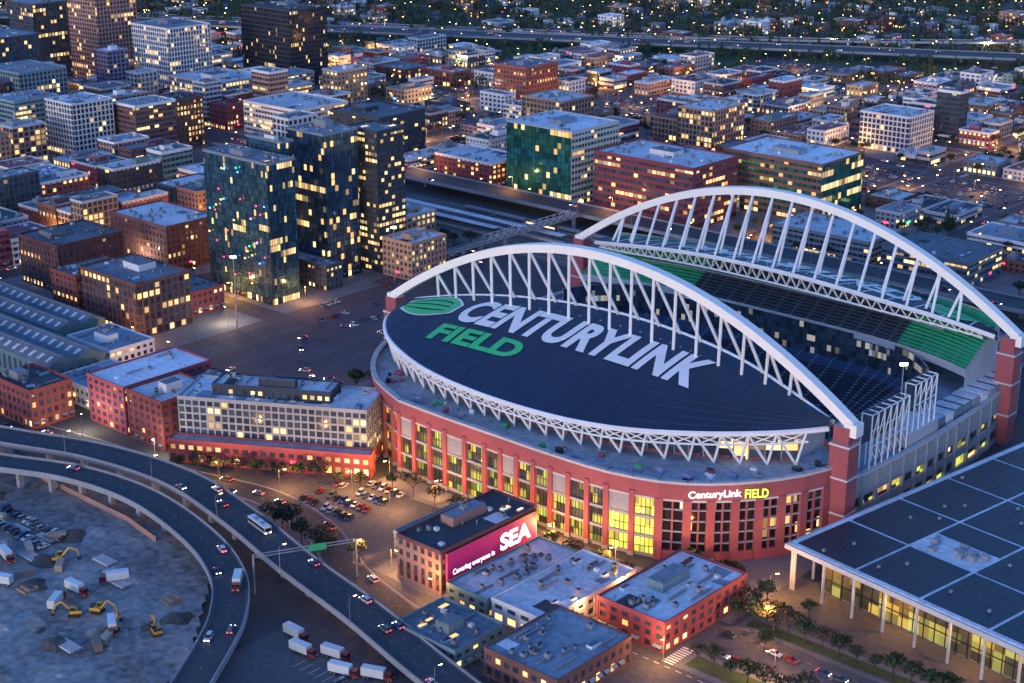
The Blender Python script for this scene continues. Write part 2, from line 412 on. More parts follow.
def text_mesh(body, offset=.02):
    c = bpy.data.curves.new('lettering', 'FONT'); c.body = body; c.offset = offset; c.fill_mode = 'FRONT'; c.resolution_u = 4
    o = bpy.data.objects.new('lettering', c); COL.objects.link(o)
    bpy.context.view_layer.update()
    me = bpy.data.meshes.new_from_object(o.evaluated_get(bpy.context.evaluated_depsgraph_get()))
    bpy.data.objects.remove(o); return me
def fit(me, x0, x1, y0, y1, shear=0):
    xs = [v.co.x for v in me.vertices]; ys = [v.co.y for v in me.vertices]
    ax, bx, ay, by = min(xs), max(xs), min(ys), max(ys)
    for v in me.vertices:
        v.co.x = x0+(v.co.x-ax)/(bx-ax)*(x1-x0); v.co.y = y0+(v.co.y-ay)/(by-ay)*(y1-y0)
def drape(me, far, off=.25):
    bm = bmesh.new(); bm.from_mesh(me)
    for x in range(12, 206, 3):
        bmesh.ops.bisect_plane(bm, geom=bm.verts[:]+bm.edges[:]+bm.faces[:], plane_co=(x, 0, 0), plane_no=(1, 0, 0))
    for y in range(-45, 18, 3):
        bmesh.ops.bisect_plane(bm, geom=bm.verts[:]+bm.edges[:]+bm.faces[:], plane_co=(0, y, 0), plane_no=(0, 1, 0))
    for v in bm.verts:
        s, e = v.co.x, v.co.y; z = roofz(s, e)+off
        if far: v.co = (220-s, 123.6-e, roofz(220-s, e)+off)
        else: v.co = (s, e, z)
    bm.to_mesh(me); bm.free()
def letter(body, rect, mt, far, off=.25, bold=.03):
    me = text_mesh(body, bold); fit(me, *rect); drape(me, far, off)
    me.materials.clear(); me.materials.append(MATS[mt])
    place(me, 'roof_lettering', parent=ST)
for far in (False, True):
    letter('CENTURYLINK', (46, 162, -14.5, 5), 'paint_white', far, bold=.04)
    letter('FIELD', (46, 91, -28.5, -17.8), 'roof_green', far, bold=.04)
    # swoosh emblem: curved green blades parted by white lines, fanning from the lower left
    mb = MB()
    def P3(x, y, dz=.25): return (220-x, 123.6-y, roofz(220-x, y)+dz) if far else (x, y, roofz(x, y)+dz)
    def blade(y0, y1, b0, b1, mt, dz, xa=15., xb=42.):
        n_ = 22
        for k in range(n_):
            q = []
            for kk, (ya, bb) in ((k, (y0, b0)), (k+1, (y0, b0)), (k+1, (y1, b1)), (k, (y1, b1))):
                t = kk/n_; x = xa+(xb-xa)*t
                spread = sin(pi*min(1, .12+t*.80))
                q.append(P3(x, -9.5+ya*spread+bb*t*t, dz))
            mb.poly(q, mt)
    blade(-6.5, 13.5, 1, 4, 'paint_white', .22)
    for a0, a1 in ((-5.6, -1.6), (-.6, 3.0), (4.0, 7.6), (8.6, 12.6)):
        blade(a0, a1, 1+(a0+6)*.14, 1+(a1+6)*.14, 'roof_green', .3, 16, 41)
    mb.obj('roof_emblem', parent=ST)

def ring(off, n=96, a=60, b_=26, r=12):
    A, B, r = a+off, b_+off, r+off; pts = []
    L = [(A-r, B-r, 0), (-(A-r), B-r, pi/2), (-(A-r), -(B-r), pi), (A-r, -(B-r), 1.5*pi)]
    m = n//4
    for k in range(4):
        cx, cy, t0 = L[k]
        for i in range(m//2+1):
            t = t0+pi/2*i/(m//2); pts.append((CS+cx+r*cos(t), CE+cy+r*sin(t)))
        nx = L[(k+1) % 4]; t = t0+pi/2
        p = pts[-1]; q = (CS+nx[0]+r*cos(t), CE+nx[1]+r*sin(t))
        for i in range(1, m//2): f = i/(m//2); pts.append((p[0]+(q[0]-p[0])*f, p[1]+(q[1]-p[1])*f))
    return pts
mb = MB()
r0 = ring(3)
mb.poly([(x, y, 2.5) for x, y in r0], 'turf')
for i in range(21):
    s = 64+i*4.6; mb.box(s-.1, s+.1, 38, 85, 2.5, 2.52, 'paint_white')
mb.box(60, 160, 37.8, 38.3, 2.5, 2.53, 'paint_white'); mb.box(60, 160, 85.2, 85.8, 2.5, 2.53, 'paint_white')
mb.obj('playing_field', parent=ST)
mb = MB(); NR = 18
prev = ring(4); z = 3.5; n = len(prev)
for i in range(n):
    a, b_ = r0[i], r0[(i+1) % n]; c, d = prev[(i+1) % n], prev[i]
    mb.poly([(a[0], a[1], 2.5), (b_[0], b_[1], 2.5), (c[0], c[1], z), (d[0], d[1], z)], 'concrete')
rings = [(prev, z)]
for k in range(NR):
    off = 4+28*(k+1)/NR; cur = ring(off); z2 = z+.8
    for i in range(n):
        a, b_ = prev[i], prev[(i+1) % n]; c, d = cur[(i+1) % n], cur[i]
        mt = 'seats_blue' if k > 14 else 'seats_dark'
        if a[0] > 182 and a[1] > 92: mt = 'seats_green'
        mb.poly([(a[0], a[1], z), (b_[0], b_[1], z), (b_[0], b_[1], z2-.1), (a[0], a[1], z2-.1)], mt)
        mb.poly([(a[0], a[1], z2), (b_[0], b_[1], z2), (c[0], c[1], z2), (d[0], d[1], z2)], mt)
    prev = cur; z = z2; rings.append((prev, z))
for i in range(0, n):
    for k in range(len(rings)-1):
        (ra, za), (rb, zb) = rings[k], rings[k+1]
        a = Vector(ra[i]); b_ = Vector(rb[i]); t = Vector(rb[(i+1) % n])-Vector(rb[i-1]); t = t.normalized()*.5
        mb.poly([(*(a-t), zb+.05), (*(a+t), zb+.05), (*(b_+t), zb+.06), (*(b_-t), zb+.06)], 'aisle')
ztop = z
rt = ring(32)
mb.obj('lower_bowl', parent=ST)
mb = MB()
for i in range(n):
    a, b_ = rt[i], rt[(i+1) % n]
    side = abs(a[0]-CS) < 93 and abs(a[1]-CE) > 30
    top = 31 if side else 23
    mb.poly([(*a, ztop), (*b_, ztop), (*b_, top), (*a, top)], 'g_suite', [(i*4, 0), (i*4+4, 0), (i*4+4, 5), (i*4, 5)])
    ll = sqrt((a[0]-b_[0])**2+(a[1]-b_[1])**2)
    for zz in (ztop, ztop+3.4, ztop+6.8, top-.9):
        if zz < top: mb.obox(b_, a, -.1, ll+.1, -.9, -.1, zz, zz+.9, 'concrete')
    mb.obox(b_, a, 0, .4, -.6, -.05, ztop, top, 'concrete')
mb.obj('suite_level', parent=ST)
for sg in (1, -1):
    mb = MB(); NU = 16; M = 48
    def up(i, off):
        t = -1+2*i/M; s = CS+97*t; sh = 13*abs(t)**3.5
        if sg < 0:
            s = CS+90*t
            emin = interp(outer_pts, s)+13; e_f = CE-(26+33-sh); e_b = max(CE-(26+60-sh), emin)
            if e_b > e_f: e_b = e_f-.5
            return (s, e_f+(e_b-e_f)*(off-33)/27)
        return (s, CE+(26+off-sh))
    def uz(i, off):
        z = 31+(15. if sg > 0 else 10.5)*(off-33)/27
        if sg < 0:
            p = up(min(i, M), off); z = min(z, roofz(p[0], p[1])-4.2)
        return z
    for k in range(NU):
        o0, o1 = 33+27*k/NU, 33+27*(k+1)/NU
        for i in range(M):
            t = -1+2*(i+.5)/M; z0, z1 = uz(i, o0), uz(i, o1)
            mt = 'seats_green' if (t < -.45 or t > .62) else ('seats_dark')
            a, b_, c, d = up(i, o0), up(i+1, o0), up(i+1, o1), up(i, o1)
            mb.poly([(*a, z0), (*b_, z0), (*b_, z1), (*a, z1)], mt); mb.poly([(*a, z1), (*b_, z1), (*c, z1), (*d, z1)], mt)
    for i in range(0, M+1, 2):
        for k in range(NU):
            o0, o1 = 33+27*k/NU, 33+27*(k+1)/NU; z1 = uz(i, o1)
            a, c = up(i, o0), up(i, o1)
            mb.poly([(a[0]-.5, a[1], z1+.05), (a[0]+.5, a[1], z1+.05), (c[0]+.5, c[1], z1+.06), (c[0]-.5, c[1], z1+.06)], 'aisle')
    for i in range(M):
        a, b_ = up(i, 32.6), up(i+1, 32.6); c, d = up(i, 60), up(i+1, 60); zb = uz(i, 60)
        mb.poly([(*a, 29), (*b_, 29), (*b_, 32.2), (*a, 32.2)], 'concrete_light')
        mb.poly([(*c, 27), (*d, 27), (*d, zb+(.9 if sg > 0 else 0)), (*c, zb+(.9 if sg > 0 else 0))], 'concrete')
        mb.poly([(*a, 29), (*b_, 29), (*d, zb-2), (*c, zb-2)], 'concrete')
        m0 = up(i, 45); m1 = up(i+1, 45)
        if 4 < i < M-5 and sg > 0: mb.poly([(m0[0], m0[1], 38.6), (m1[0], m1[1], 38.6), (m1[0], m1[1], 39.4), (m0[0], m0[1], 39.4)], 'aisle')
    for i in (0, M):
        a, c = up(i, 32.6), up(i, 60)
        mb.poly([(*a, 24), (*c, 24), (*c, uz(i, 60)), (*a, 32.4)], 'concrete_light')
    mb.obj('upper_deck', parent=ST)

foot = [(60, -57), (85, -58), (110, -58), (136, -58), (162, -56), (184, -48), (203, -29), (215, -2), (219, 40), (219, 80), (217, 115), (211, 150), (190, 176), (150, 184), (110, 185), (60, 184), (25, 175), (2, 155), (-8, 120), (-9, 70), (-6, 25), (3, -5), (16, -28), (35, -46)]
loop = catmull([(*p, 0) for p in foot]+[(*foot[0], 0)], 10)[:-1]
res = [loop[0]]; acc = 0
for a, b_ in zip(loop, loop[1:]+[loop[0]]):
    acc += sqrt((a[0]-b_[0])**2+(a[1]-b_[1])**2)
    if acc >= 7.6: res.append(b_); acc = 0
loop = [(p[0], p[1]) for p in res]
mb = MB(); nl = len(loop); WT = []
for i in range(nl):
    p, q = loop[i], loop[(i+1) % nl]; L = sqrt((p[0]-q[0])**2+(p[1]-q[1])**2); mx, my = (p[0]+q[0])/2, (p[1]+q[1])/2
    if L < .01: WT.append(WT[-1] if WT else 29); continue
    dx, dy = (q[0]-p[0])/L, (q[1]-p[1])/L; nx, ny = dy, -dx
    def P(a, o, z): return (p[0]+dx*a+nx*o, p[1]+dy*a+ny*o, z)
    west = my < 4 and mx > -4
    if west:
        H = 29; WT.append(29)
        corner = mx > 166
        entry = 163 < mx < 178
        gl = 'g_entry' if entry and my < -46 else ('g_black' if corner else 'g_stad')
        mb.obox(p, q, 0, L+.1, -1.5, -.5, 0, 1.2, 'concrete')
        zt = 22.5
        mb.poly([P(0, -.9, 0), P(L, -.9, 0), P(L, -.9, zt), P(0, -.9, zt)], gl, [(i*4, 0), (i*4+4, 0), (i*4+4, 6), (i*4, 6)])
        mb.obox(p, q, 0, L+.15, -1.4, 0, zt, H-.8, 'brick_stadium')
        mb.obox(p, q, -.1, L+.2, -1.6, .45, H-.8, H+.1, 'concrete_light')
        mb.obox(p, q, 0, L+.1, -1.4, .12, zt-.7, zt, 'concrete_light')
        if corner and not entry:
            mb.obox(p, q, -1.3, 1.6, -1.4, .3, 0, zt, 'brick_stadium')
            mb.obox(p, q, 0, L, -1.2, -.05, 0, 3.6, 'brick_stadium')
            for z in (6.5, 10.5, 14.5, 18.5): mb.obox(p, q, 1.6, L-1.3, -1.0, -.1, z, z+.45, 'concrete')
            mb.obox(p, q, L*.5-.3, L*.5+.3, -1.0, -.05, 3.6, zt, 'brick_stadium')
        else:
            mb.obox(p, q, -.95, .95, -1.4, .55, 0, zt+1.5, 'brick_stadium')
            mb.obox(p, q, -1.1, 1.1, -1.4, .7, 0, 1.5, 'concrete')
            for z in (7.2, 14.4): mb.obox(p, q, .95, L-.95, -1.2, .1, z, z+1.0, 'concrete')
            for a in (.33, .5, .67): mb.obox(p, q, L*a-.1, L*a+.1, -.95, -.7, 0, zt, 'metal_dark')
            for z in (3.6, 10.8, 18.): mb.obox(p, q, 0, L, -.95, -.72, z, z+.2, 'metal_dark')
            if i % 3 == 0: mb.obox(p, q, .95, L-.95, -1.0, -.2, 15.4, zt-.7, 'concrete')
    else:
        east = my > 160
        H = 29 if east else (21 if mx > 100 else 16); WT.append(H)
        wm = 'brick_stadium' if east else 'concrete'
        mb.poly([P(0, -.9, 0), P(L, -.9, 0), P(L, -.9, H), P(0, -.9, H)], 'g_stad' if i % 2 else 'g_low', [(i*3, 0), (i*3+3, 0), (i*3+3, 6), (i*3, 6)])
        mb.obox(p, q, 0, L+.2, -1.4, 0, H*.62, H, wm)
        mb.obox(p, q, 0, L+.2, -1.4, 0.03, H*.3, H*.45, wm)
        mb.obox(p, q, 0, L+.1, -1.4, -.02, 0, 2.0, wm)
        mb.obox(p, q, -.7, .7, -1.4, .35, 0, H-.3, wm)
        mb.obox(p, q, -.1, L+.2, -1.6, .3, H, H+.9, 'concrete_light')
mb.obj('outer_facade', parent=ST)
mb = MB()
rin = ring(32.2)
def nearest(p):
    ang = atan2(p[1]-CE, (p[0]-CS)*.72); best = min(rin, key=lambda r_: abs(((atan2(r_[1]-CE, (r_[0]-CS)*.72)-ang+pi) % (2*pi))-pi)); return best
for i in range(nl):
    p, q = loop[i], loop[(i+1) % nl]; a, b_ = nearest(p), nearest(q)
    z1 = min(WT[i], 29)-2.0
    zi = 22.5 if WT[i] < 25 else z1
    mb.poly([(*p, z1), (*q, z1), (*b_, zi), (*a, zi)], 'roof_grey')
    if i and WT[i] != WT[i-1]:
        za, zb = sorted((WT[i], WT[i-1])); a2 = nearest(p)
        mb.poly([(*p, za-2.1), (*a2, za-2.1), (*a2, zb), (*p, zb)], 'brick_stadium')
for _ in range(130):
    i = random.randrange(nl)
    if WT[i] != 29: continue
    p = loop[i]; a = nearest(p); f = U(.08, .24); x, y = p[0]+(a[0]-p[0])*f, p[1]+(a[1]-p[1])*f
    w = U(.5, 1.7); mb.box(x-w, x+w, y-w*.6, y+w*.6, 27, 27+U(.8, 2.2), random.choice(['metal_grey', 'stucco_white', 'stucco_grey', 'metal_dark', 'seats_green', 'brick_stadium']))
mb.obj('terrace', parent=ST)
mb = MB()
for i in range(41):
    s0 = 20+i*4.4; s1 = s0+4.4
    ea = interp(outer_pts, s0)+10; eb = interp(outer_pts, s1)+10
    mb.poly([(s0, ea, 27), (s1, eb, 27), (s1, eb, 34.5), (s0, ea, 34.5)], 'g_mid', [(i, 0), (i+1, 0), (i+1, 2), (i, 2)])
    mb.obox((s0, ea), (s1, eb), 0, .5, -.2, .4, 27, 34, 'concrete')
    mb.obox((s0, ea), (s1, eb), 0, 4.5, -.2, .5, 33.5, 35.5, 'concrete')
    mb.obox((s0, ea), (s1, eb), 0, 4.5, -.2, .3, 27, 28.2, 'brick_stadium')
mb.obj('club_concourse', parent=ST)
def wallsign(body, mt, centre, ang, w, h, z, name='facade_lettering', parent=None, bold=.02, out=.2):
    me = text_mesh(body, bold); fit(me, -w/2, w/2, 0, h); me.materials.clear(); me.materials.append(MATS[mt])
    o = place(me, name, (centre[0]+sin(ang)*out, centre[1]-cos(ang)*out, z), 0, parent); o.rotation_euler = (pi/2, 0, ang); return o
p, q = Vector((188, -45.5)), Vector((203, -29)); mid = (p+q)/2; ang = atan2(q[1]-p[1], q[0]-p[0])
o1 = Vector((mid[0], mid[1])); dr = Vector((cos(ang), sin(ang)))
wallsign('CenturyLink', 'sign_white', o1-dr*4.5, ang, 18, 3.4, 23.6, parent=ST, out=2.0)
wallsign('FIELD', 'sign_green', o1+dr*9.6, ang, 8, 3.2, 23.7, parent=ST, out=2.0)
mb = MB()
for e0, e1, z0, z1, s in ((18, 44, 30, 42, 213), (50, 66, 36, 44, 212)):
    nx = int((e1-e0)/4)
    for i in range(nx+1):
        e = e0+(e1-e0)*i/nx
        mb.tube((s, e, 21), (s, e, z1), .3, 'steel_white', 5); mb.tube((s+4, e, 21), (s+4, e, z1), .3, 'steel_white', 5)
        mb.tube((s, e, z1), (s+4, e, z1), .25, 'steel_white', 4)
        if i < nx:
            e2 = e0+(e1-e0)*(i+1)/nx; mb.tube((s+4, e, z0), (s+4, e2, z1), .2, 'steel_white', 4); mb.tube((s+4, e2, z0-6), (s+4, e, z0), .2, 'steel_white', 4)
            for zz in (z0, (z0+z1)/2, z1): mb.tube((s+4, e, zz), (s+4, e2, zz), .25, 'steel_white', 4)
    mb.box(s-.8, s+.4, e0, e1, z0, z1, 'stucco_dark', bottom=True)
    mb.box(s-1.0, s-.8, e0+.6, e1-.6, z0+.6, z1-.6, 'metal_dark', bottom=True)
mb.obj('scoreboard', parent=ST)
mb = MB()
for e in range(70, 140, 7):
    mb.box(206, 216, e, e+5.5, 20.6, 24.5, random.choice(['stucco_white', 'concrete', 'stucco_grey']))
    mb.box(206.5, 215.5, e+.5, e+5, 24.5, 24.7, 'roof_white')
mb.box(204, 217, 46, 68, 20.6, 26, 'concrete_light'); mb.box(204.4, 216.6, 46.4, 67.6, 26, 26.2, 'roof_white')
mb.obj('south_concourse_rooms', parent=ST)
RES.append((-25, 228, -64, 192))

# ------------------------------------------------------------------ key buildings
B = building
bb = B('warehouse_building', 122, 142, -119, -72, 15, 'brick_tan', 'g_mid', 'roof_dark', fh=3.7, bay=3.3, style='punch', trim='brick_brown', clutter=16)
mb = MB(); mb.box(142.05, 142.6, -116.5, -73, 3.2, 14.4, 'billboard_pink', bottom=True)
for z in (3.0, 14.4): mb.box(142.0, 142.75, -116.8, -72.7, z, z+.25, 'metal_dark', bottom=True)
BS = mb.obj('billboard_sign')
wallsign('Covering everyone in', 'sign_white', (142.6, -104), pi/2, 20, 2.6, 5.2, 'billboard_lettering', BS, out=.06)
wallsign('SEA', 'sign_white', (142.6, -83.5), pi/2, 15.5, 6.2, 5.8, 'billboard_lettering', BS, .04, out=.06)
B('low_warehouse', 146.5, 164, -121, -76, 6.5, 'stucco_grey', 'g_low', 'roof_white', bay=5, clutter=26)
B('low_warehouse', 165, 187, -120, -75, 7.5, 'stucco_white', 'g_mid', 'roof_white', bay=5, clutter=30)
B('brick_shop_building', 192, 218, -101, -57.5, 10, 'brick_red', 'g_mid', 'roof_white', bay=4.5, clutter=34)
B('small_shop_building', 109, 120, -108, -76, 8, 'stucco_grey', 'g_mid', 'roof_grey', clutter=10)
B('small_shop_building', 152, 178, -150, -128, 6, 'stucco_grey', 'g_mid', 'roof_grey', clutter=22)
B('brick_shop_building', 186, 214, -146, -112, 9, 'brick_brown', 'g_mid', 'roof_grey', clutter=26)
dgx, dgy = cos(radians(30)), sin(radians(30))
def diag(name, a0, a1, d0, d1, h, **k):
    cx = -14+dgx*(a0+a1)/2-dgy*(d0+d1)/2; cy = -104+dgy*(a0+a1)/2+dgx*(d0+d1)/2
    w, d = a1-a0, d1-d0
    return B(name, cx-w/2, cx+w/2, cy-d/2, cy+d/2, h, rot=radians(30), **k)
diag('apartment_building', 0, 76, 0, 24, 24, wall='concrete', gl='g_mid', roof='roof_white', fh=3.1, bay=2.9, style='grid', base='brick_red', clutter=40, pent=True)
diag('brick_podium_building', -2, 79, -7, -.5, 9, wall='brick_red', gl='g_high', roof='roof_grey', fh=3.6, bay=3.6, clutter=6, pent=False)
diag('apartment_penthouse', 12, 60, 6, 19, 4, wall='stucco_dark', gl='g_mid', roof='roof_white', fh=3.6, bay=3, z0=24, shop=False, clutter=16)
RES.append((-30, 70, -120, -50))
B('brick_warehouse', -72, -47, -106, -62, 20, 'brick_red', 'g_mid', 'roof_white', bay=4, clutter=8, pent=False)
B('brick_warehouse', -45, -22, -106, -80, 20, 'brick_red', 'g_low', 'roof_white', bay=4, clutter=8)
B('brick_apartment', -45, -24, -78, -62, 17, 'brick_brown', 'g_mid', 'roof_grey', bay=3.4)
def tower(name, s0, s1, e0, e1, h, gl, **k): return B(name, s0, s1, e0, e1, h, gl=gl, style=k.pop('style', 'curtain'), **k)
tower('glass_tower', -184, -134, 44, 62, 72, 'g_tower', wall='metal_grey', fh=3.4, bay=1.7, pent=True)
tower('glass_tower', -174, -146, 64, 72, 78, 'g_tower', wall='metal_grey', fh=3.4, bay=1.7, pent=True)
tower('glass_tower', -172, -144, 90, 114, 78, 'g_tower_lit', wall='metal_grey', fh=3.4, bay=2.4, pent=True)
tower('concrete_tower', -186, -173, 92, 112, 82, 'g_low', wall='stucco_white', fh=3.4, bay=3.2, style='grid')
tower('glass_tower', -160, -136, 120, 140, 76, 'g_high', wall='stucco_dark', fh=3.4, bay=2.4, style='band')
tower('glass_tower', -205, -176, 118, 150, 66, 'g_tower', wall='metal_grey', fh=3.4, bay=2.4)
# coloured holiday lights on the glass tower balconies
mb = MB()
for _ in range(34):
    x, z = U(-183, -136), U(8, 68); mb.box(x, x+.9, 43.1, 43.4, z, z+.7, random.choice(['neon_red', 'neon_green', 'neon_blue', 'neon_amber', 'neon_red']), bottom=True)
mb.obj('tower_balcony_lights')
B('podium_building', -188, -132, 78, 89.5, 13, 'stucco_dark', 'g_mid', 'roof_grey', bay=3)
B('podium_building', -134, -112, 120, 146, 20, 'brick_tan', 'g_high', 'roof_white', bay=3)
B('brick_loft_building', -266, -230, -16, 24, 25, 'brick_brown', 'g_low', 'roof_grey')
B('brick_loft_building', -188, -142, -31, 0, 26, 'brick_brown', 'g_mid', 'roof_grey', bay=3.6, style='grid')
B('brick_loft_building', -270, -220, 44, 78, 25, 'brick_brown', 'g_mid', 'roof_white', bay=3.2)
B('brick_loft_building', -214, -192, -31, 0, 20, 'brick_red', 'g_low', 'roof_grey')
B('brick_loft_building', -184, -150, 6, 26, 12, 'brick_red', 'g_mid', 'roof_grey')
def shed(s0, s1, e0, e1, h, n, wall='stucco_grey', roof='roof_grey'):
    RES.append((s0, s1, e0, e1)); mb = MB(); w = s1-s0; d = e1-e0; sp = d/n
    mb.box(-w/2, w/2, -d/2, d/2, 0, h, wall)
    for k in range(n):
        a = -d/2+k*sp; b_ = a+sp; c = (a+b_)/2; r = h+sp*.22
        mb.poly([(-w/2-.3, a, h+.05), (w/2+.3, a, h+.05), (w/2+.3, c, r), (-w/2-.3, c, r)], roof)
        mb.poly([(w/2+.3, b_, h+.05), (-w/2-.3, b_, h+.05), (-w/2-.3, c, r), (w/2+.3, c, r)], roof)
        mb.poly([(w/2+.02, a, h), (w/2+.02, b_, h), (w/2+.02, c, r-.1)], wall); mb.poly([(-w/2-.02, b_, h), (-w/2-.02, a, h), (-w/2-.02, c, r-.1)], wall)
        x = -w/2+3
        while x < w/2-4:
            f0, f1 = .25, .75
            mb.poly([(x, a+(c-a)*f0, h+(r-h)*f0+.15), (x+2.2, a+(c-a)*f0, h+(r-h)*f0+.15), (x+2.2, a+(c-a)*f1, h+(r-h)*f1+.15), (x, a+(c-a)*f1, h+(r-h)*f1+.15)], 'roof_white'); x += 6.5
        mb.box(-w/2, w/2, c-.25, c+.25, r-.1, r+.25, 'metal_grey')
    x = -w/2+1
    while x < w/2-3:
        mb.box(x, x+2.2, -d/2-.06, -d/2+.1, 3, h-2, 'g_mid'); mb.box(x-.2, x+2.4, -d/2-.12, -d/2+.05, 2.6, 3, 'concrete'); x += 4.4
    y = -d/2+1
    while y < d/2-3:
        mb.box(w/2-.1, w/2+.07, y, y+2, 2, h-3, 'g_mid'); y += 4.4
    mb.obj('warehouse_shed', ((s0+s1)/2, (e0+e1)/2, .13))
shed(-262, -110, -100, -72, 12, 2)
shed(-262, -150, -70, -44, 12, 2)
B('stucco_shop_building', -145, -112, -68, -44, 10, 'stucco_white', 'g_low', 'roof_grey')
B('stucco_shop_building', -105, -78, -100, -72, 9, 'stucco_white', 'g_mid', 'roof_grey')
B('brick_warehouse', -108, -80, -128, -108, 16, 'brick_red', 'g_mid', 'roof_dark')
B('green_glass_office', -204, -150, 296, 342, 47, 'concrete_light', 'g_green', 'roof_white', fh=4, bay=3, style='curtain', style2='band', pent=True)
B('brick_office_building', -136, -62, 300, 346, 37, 'brick_red', 'g_mid', 'roof_white', fh=3.9, bay=3.4, style='band', pent=True, clutter=30)
B('brick_office_building', -84, -14, 362, 410, 36, 'brick_brown', 'g_green', 'roof_white', fh=3.9, bay=3.4, style='band', style2='curtain', pent=True, clutter=30)
B('train_station', -268, -216, 296, 330, 17, 'brick_red', 'g_high', 'roof_white', bay=4, trim='stucco_white')
B('black_office_tower', -657, -592, 452, 494, 66, 'stucco_dark', 'g_black', 'roof_dark', fh=3.8, bay=2.4, style='grid', pent=True)
B('office_tower', -678, -628, 352, 396, 58, 'stucco_white', 'g_mid', 'roof_grey', fh=3.8, bay=3, style='grid')
B('office_tower', -760, -715, 345, 385, 76, 'brick_tan', 'g_mid', 'roof_grey', style='grid')
B('office_tower', -830, -790, 330, 370, 66, 'stucco_dark', 'g_mid', 'roof_grey', style='grid')
B('office_tower', -520, -486, 165, 198, 40, 'stucco_white', 'g_low', 'roof_white', style='grid')
B('office_tower', -566, -534, 150, 186, 38, 'stucco_grey', 'g_mid', 'roof_grey', style='band')
B('office_tower', -640, -590, 190, 230, 46, 'stucco_grey', 'g_mid', 'roof_grey', style='grid')
B('office_tower', -720, -670, 215, 262, 60, 'stucco_dark', 'g_mid', 'roof_grey', style='grid')
B('office_building', -600, -540, 330, 380, 26, 'concrete_light', 'g_high', 'roof_white', style='grid')
B('office_building', -470, -410, 300, 350, 26, 'stucco_white', 'g_high', 'roof_white', style='band')
B('office_building', -380, -330, 305, 350, 30, 'stucco_dark', 'g_mid', 'roof_grey', style='band')
B('office_building', 62, 112, 300, 340, 14, 'stucco_grey', 'g_high', 'roof_grey', style='band')
B('office_building', -10, 52, 305, 340, 13, 'concrete', 'g_low', 'roof_white', style='band')
B('apartment_building', -300, -262, 420, 455, 34, 'brick_tan', 'g_mid', 'roof_white', style='grid')
B('apartment_building', -205, -175, 480, 520, 30, 'brick_tan', 'g_high', 'roof_white', style='grid')
B('apartment_building', -110, -70, 570, 605, 26, 'stucco_white', 'g_low', 'roof_white', style='grid')
B('apartment_building', -420, -385, 520, 560, 32, 'brick_red', 'g_mid', 'roof_grey')

# event hall (long axis turned a little off the street grid)
EH = empty('event_hall'); EH.location = (221, -41, 0); EH.rotation_euler = (0, 0, radians(-8.5)); mb = MB()
HX, HY = 200, 165
RES.append((221, 420, -62, 130))
mb.box(9, HX, 9, HY, 0, 14.2, 'concrete'); mb.box(0, HX, 0, HY, 14.6, 16.2, 'concrete_light', bottom=True)
mb.box(1, HX-1, 1, HY-1, 16.2, 16.4, 'roof_white')
for ix in range(7):
    for iy in range(5):
        x, y = 3+ix*24.5, 3+iy*27
        if x+23 > HX or y+25.5 > HY: continue
        if ix == 1 and iy == 1:
            mb.box(x, x+23.2, y+14, y+25.6, 16.4, 16.65, 'roof_panel')
            for _ in range(14): a, b_ = U(x+1, x+20), U(y+1, y+11); mb.box(a, a+U(1, 3), b_, b_+U(1, 2.4), 16.4, 16.4+U(.6, 2.0), 'metal_grey')
            continue
        mb.box(x, x+23.2, y, y+25.6, 16.4, 16.65, 'roof_panel')
        for k in range(1, 6): mb.box(x+k*3.85-.05, x+k*3.85+.05, y+.2, y+25.4, 16.65, 16.70, 'metal_dark')
        for _ in range(2): a, b_ = U(x+1, x+20), U(y+1, y+23); mb.box(a, a+.9, b_, b_+.9, 16.65, 17.4, 'metal_grey')
mb.obj('hall_roof', parent=EH)
mb = MB()
for k in range(16):
    x = 3+k*12; mb.tube((x, 2, 0), (x, 2, 14.6), .5, 'concrete_light', 8)
    y = 2+k*11
    if y < HY: mb.tube((2, y, 0), (2, y, 14.6), .5, 'concrete_light', 8)
mb.poly([(9, 8.9, .3), (HX, 8.9, .3), (HX, 8.9, 13), (9, 8.9, 13)], 'g_hall', [(0, 0), (50, 0), (50, 4), (0, 4)])
mb.poly([(8.9, HY, .3), (8.9, 9, .3), (8.9, 9, 9), (8.9, HY, 9)], 'g_mid', [(60, 0), (100, 0), (100, 3), (60, 3)])
for k in range(48): mb.box(9+k*4, 9.3+k*4, 8.6, 8.85, 0, 14, 'metal_dark')
for z in (4.5, 9): mb.box(9, HX, 8.6, 8.84, z, z+.3, 'metal_dark', bottom=True)
mb.obj('hall_walls', parent=EH)

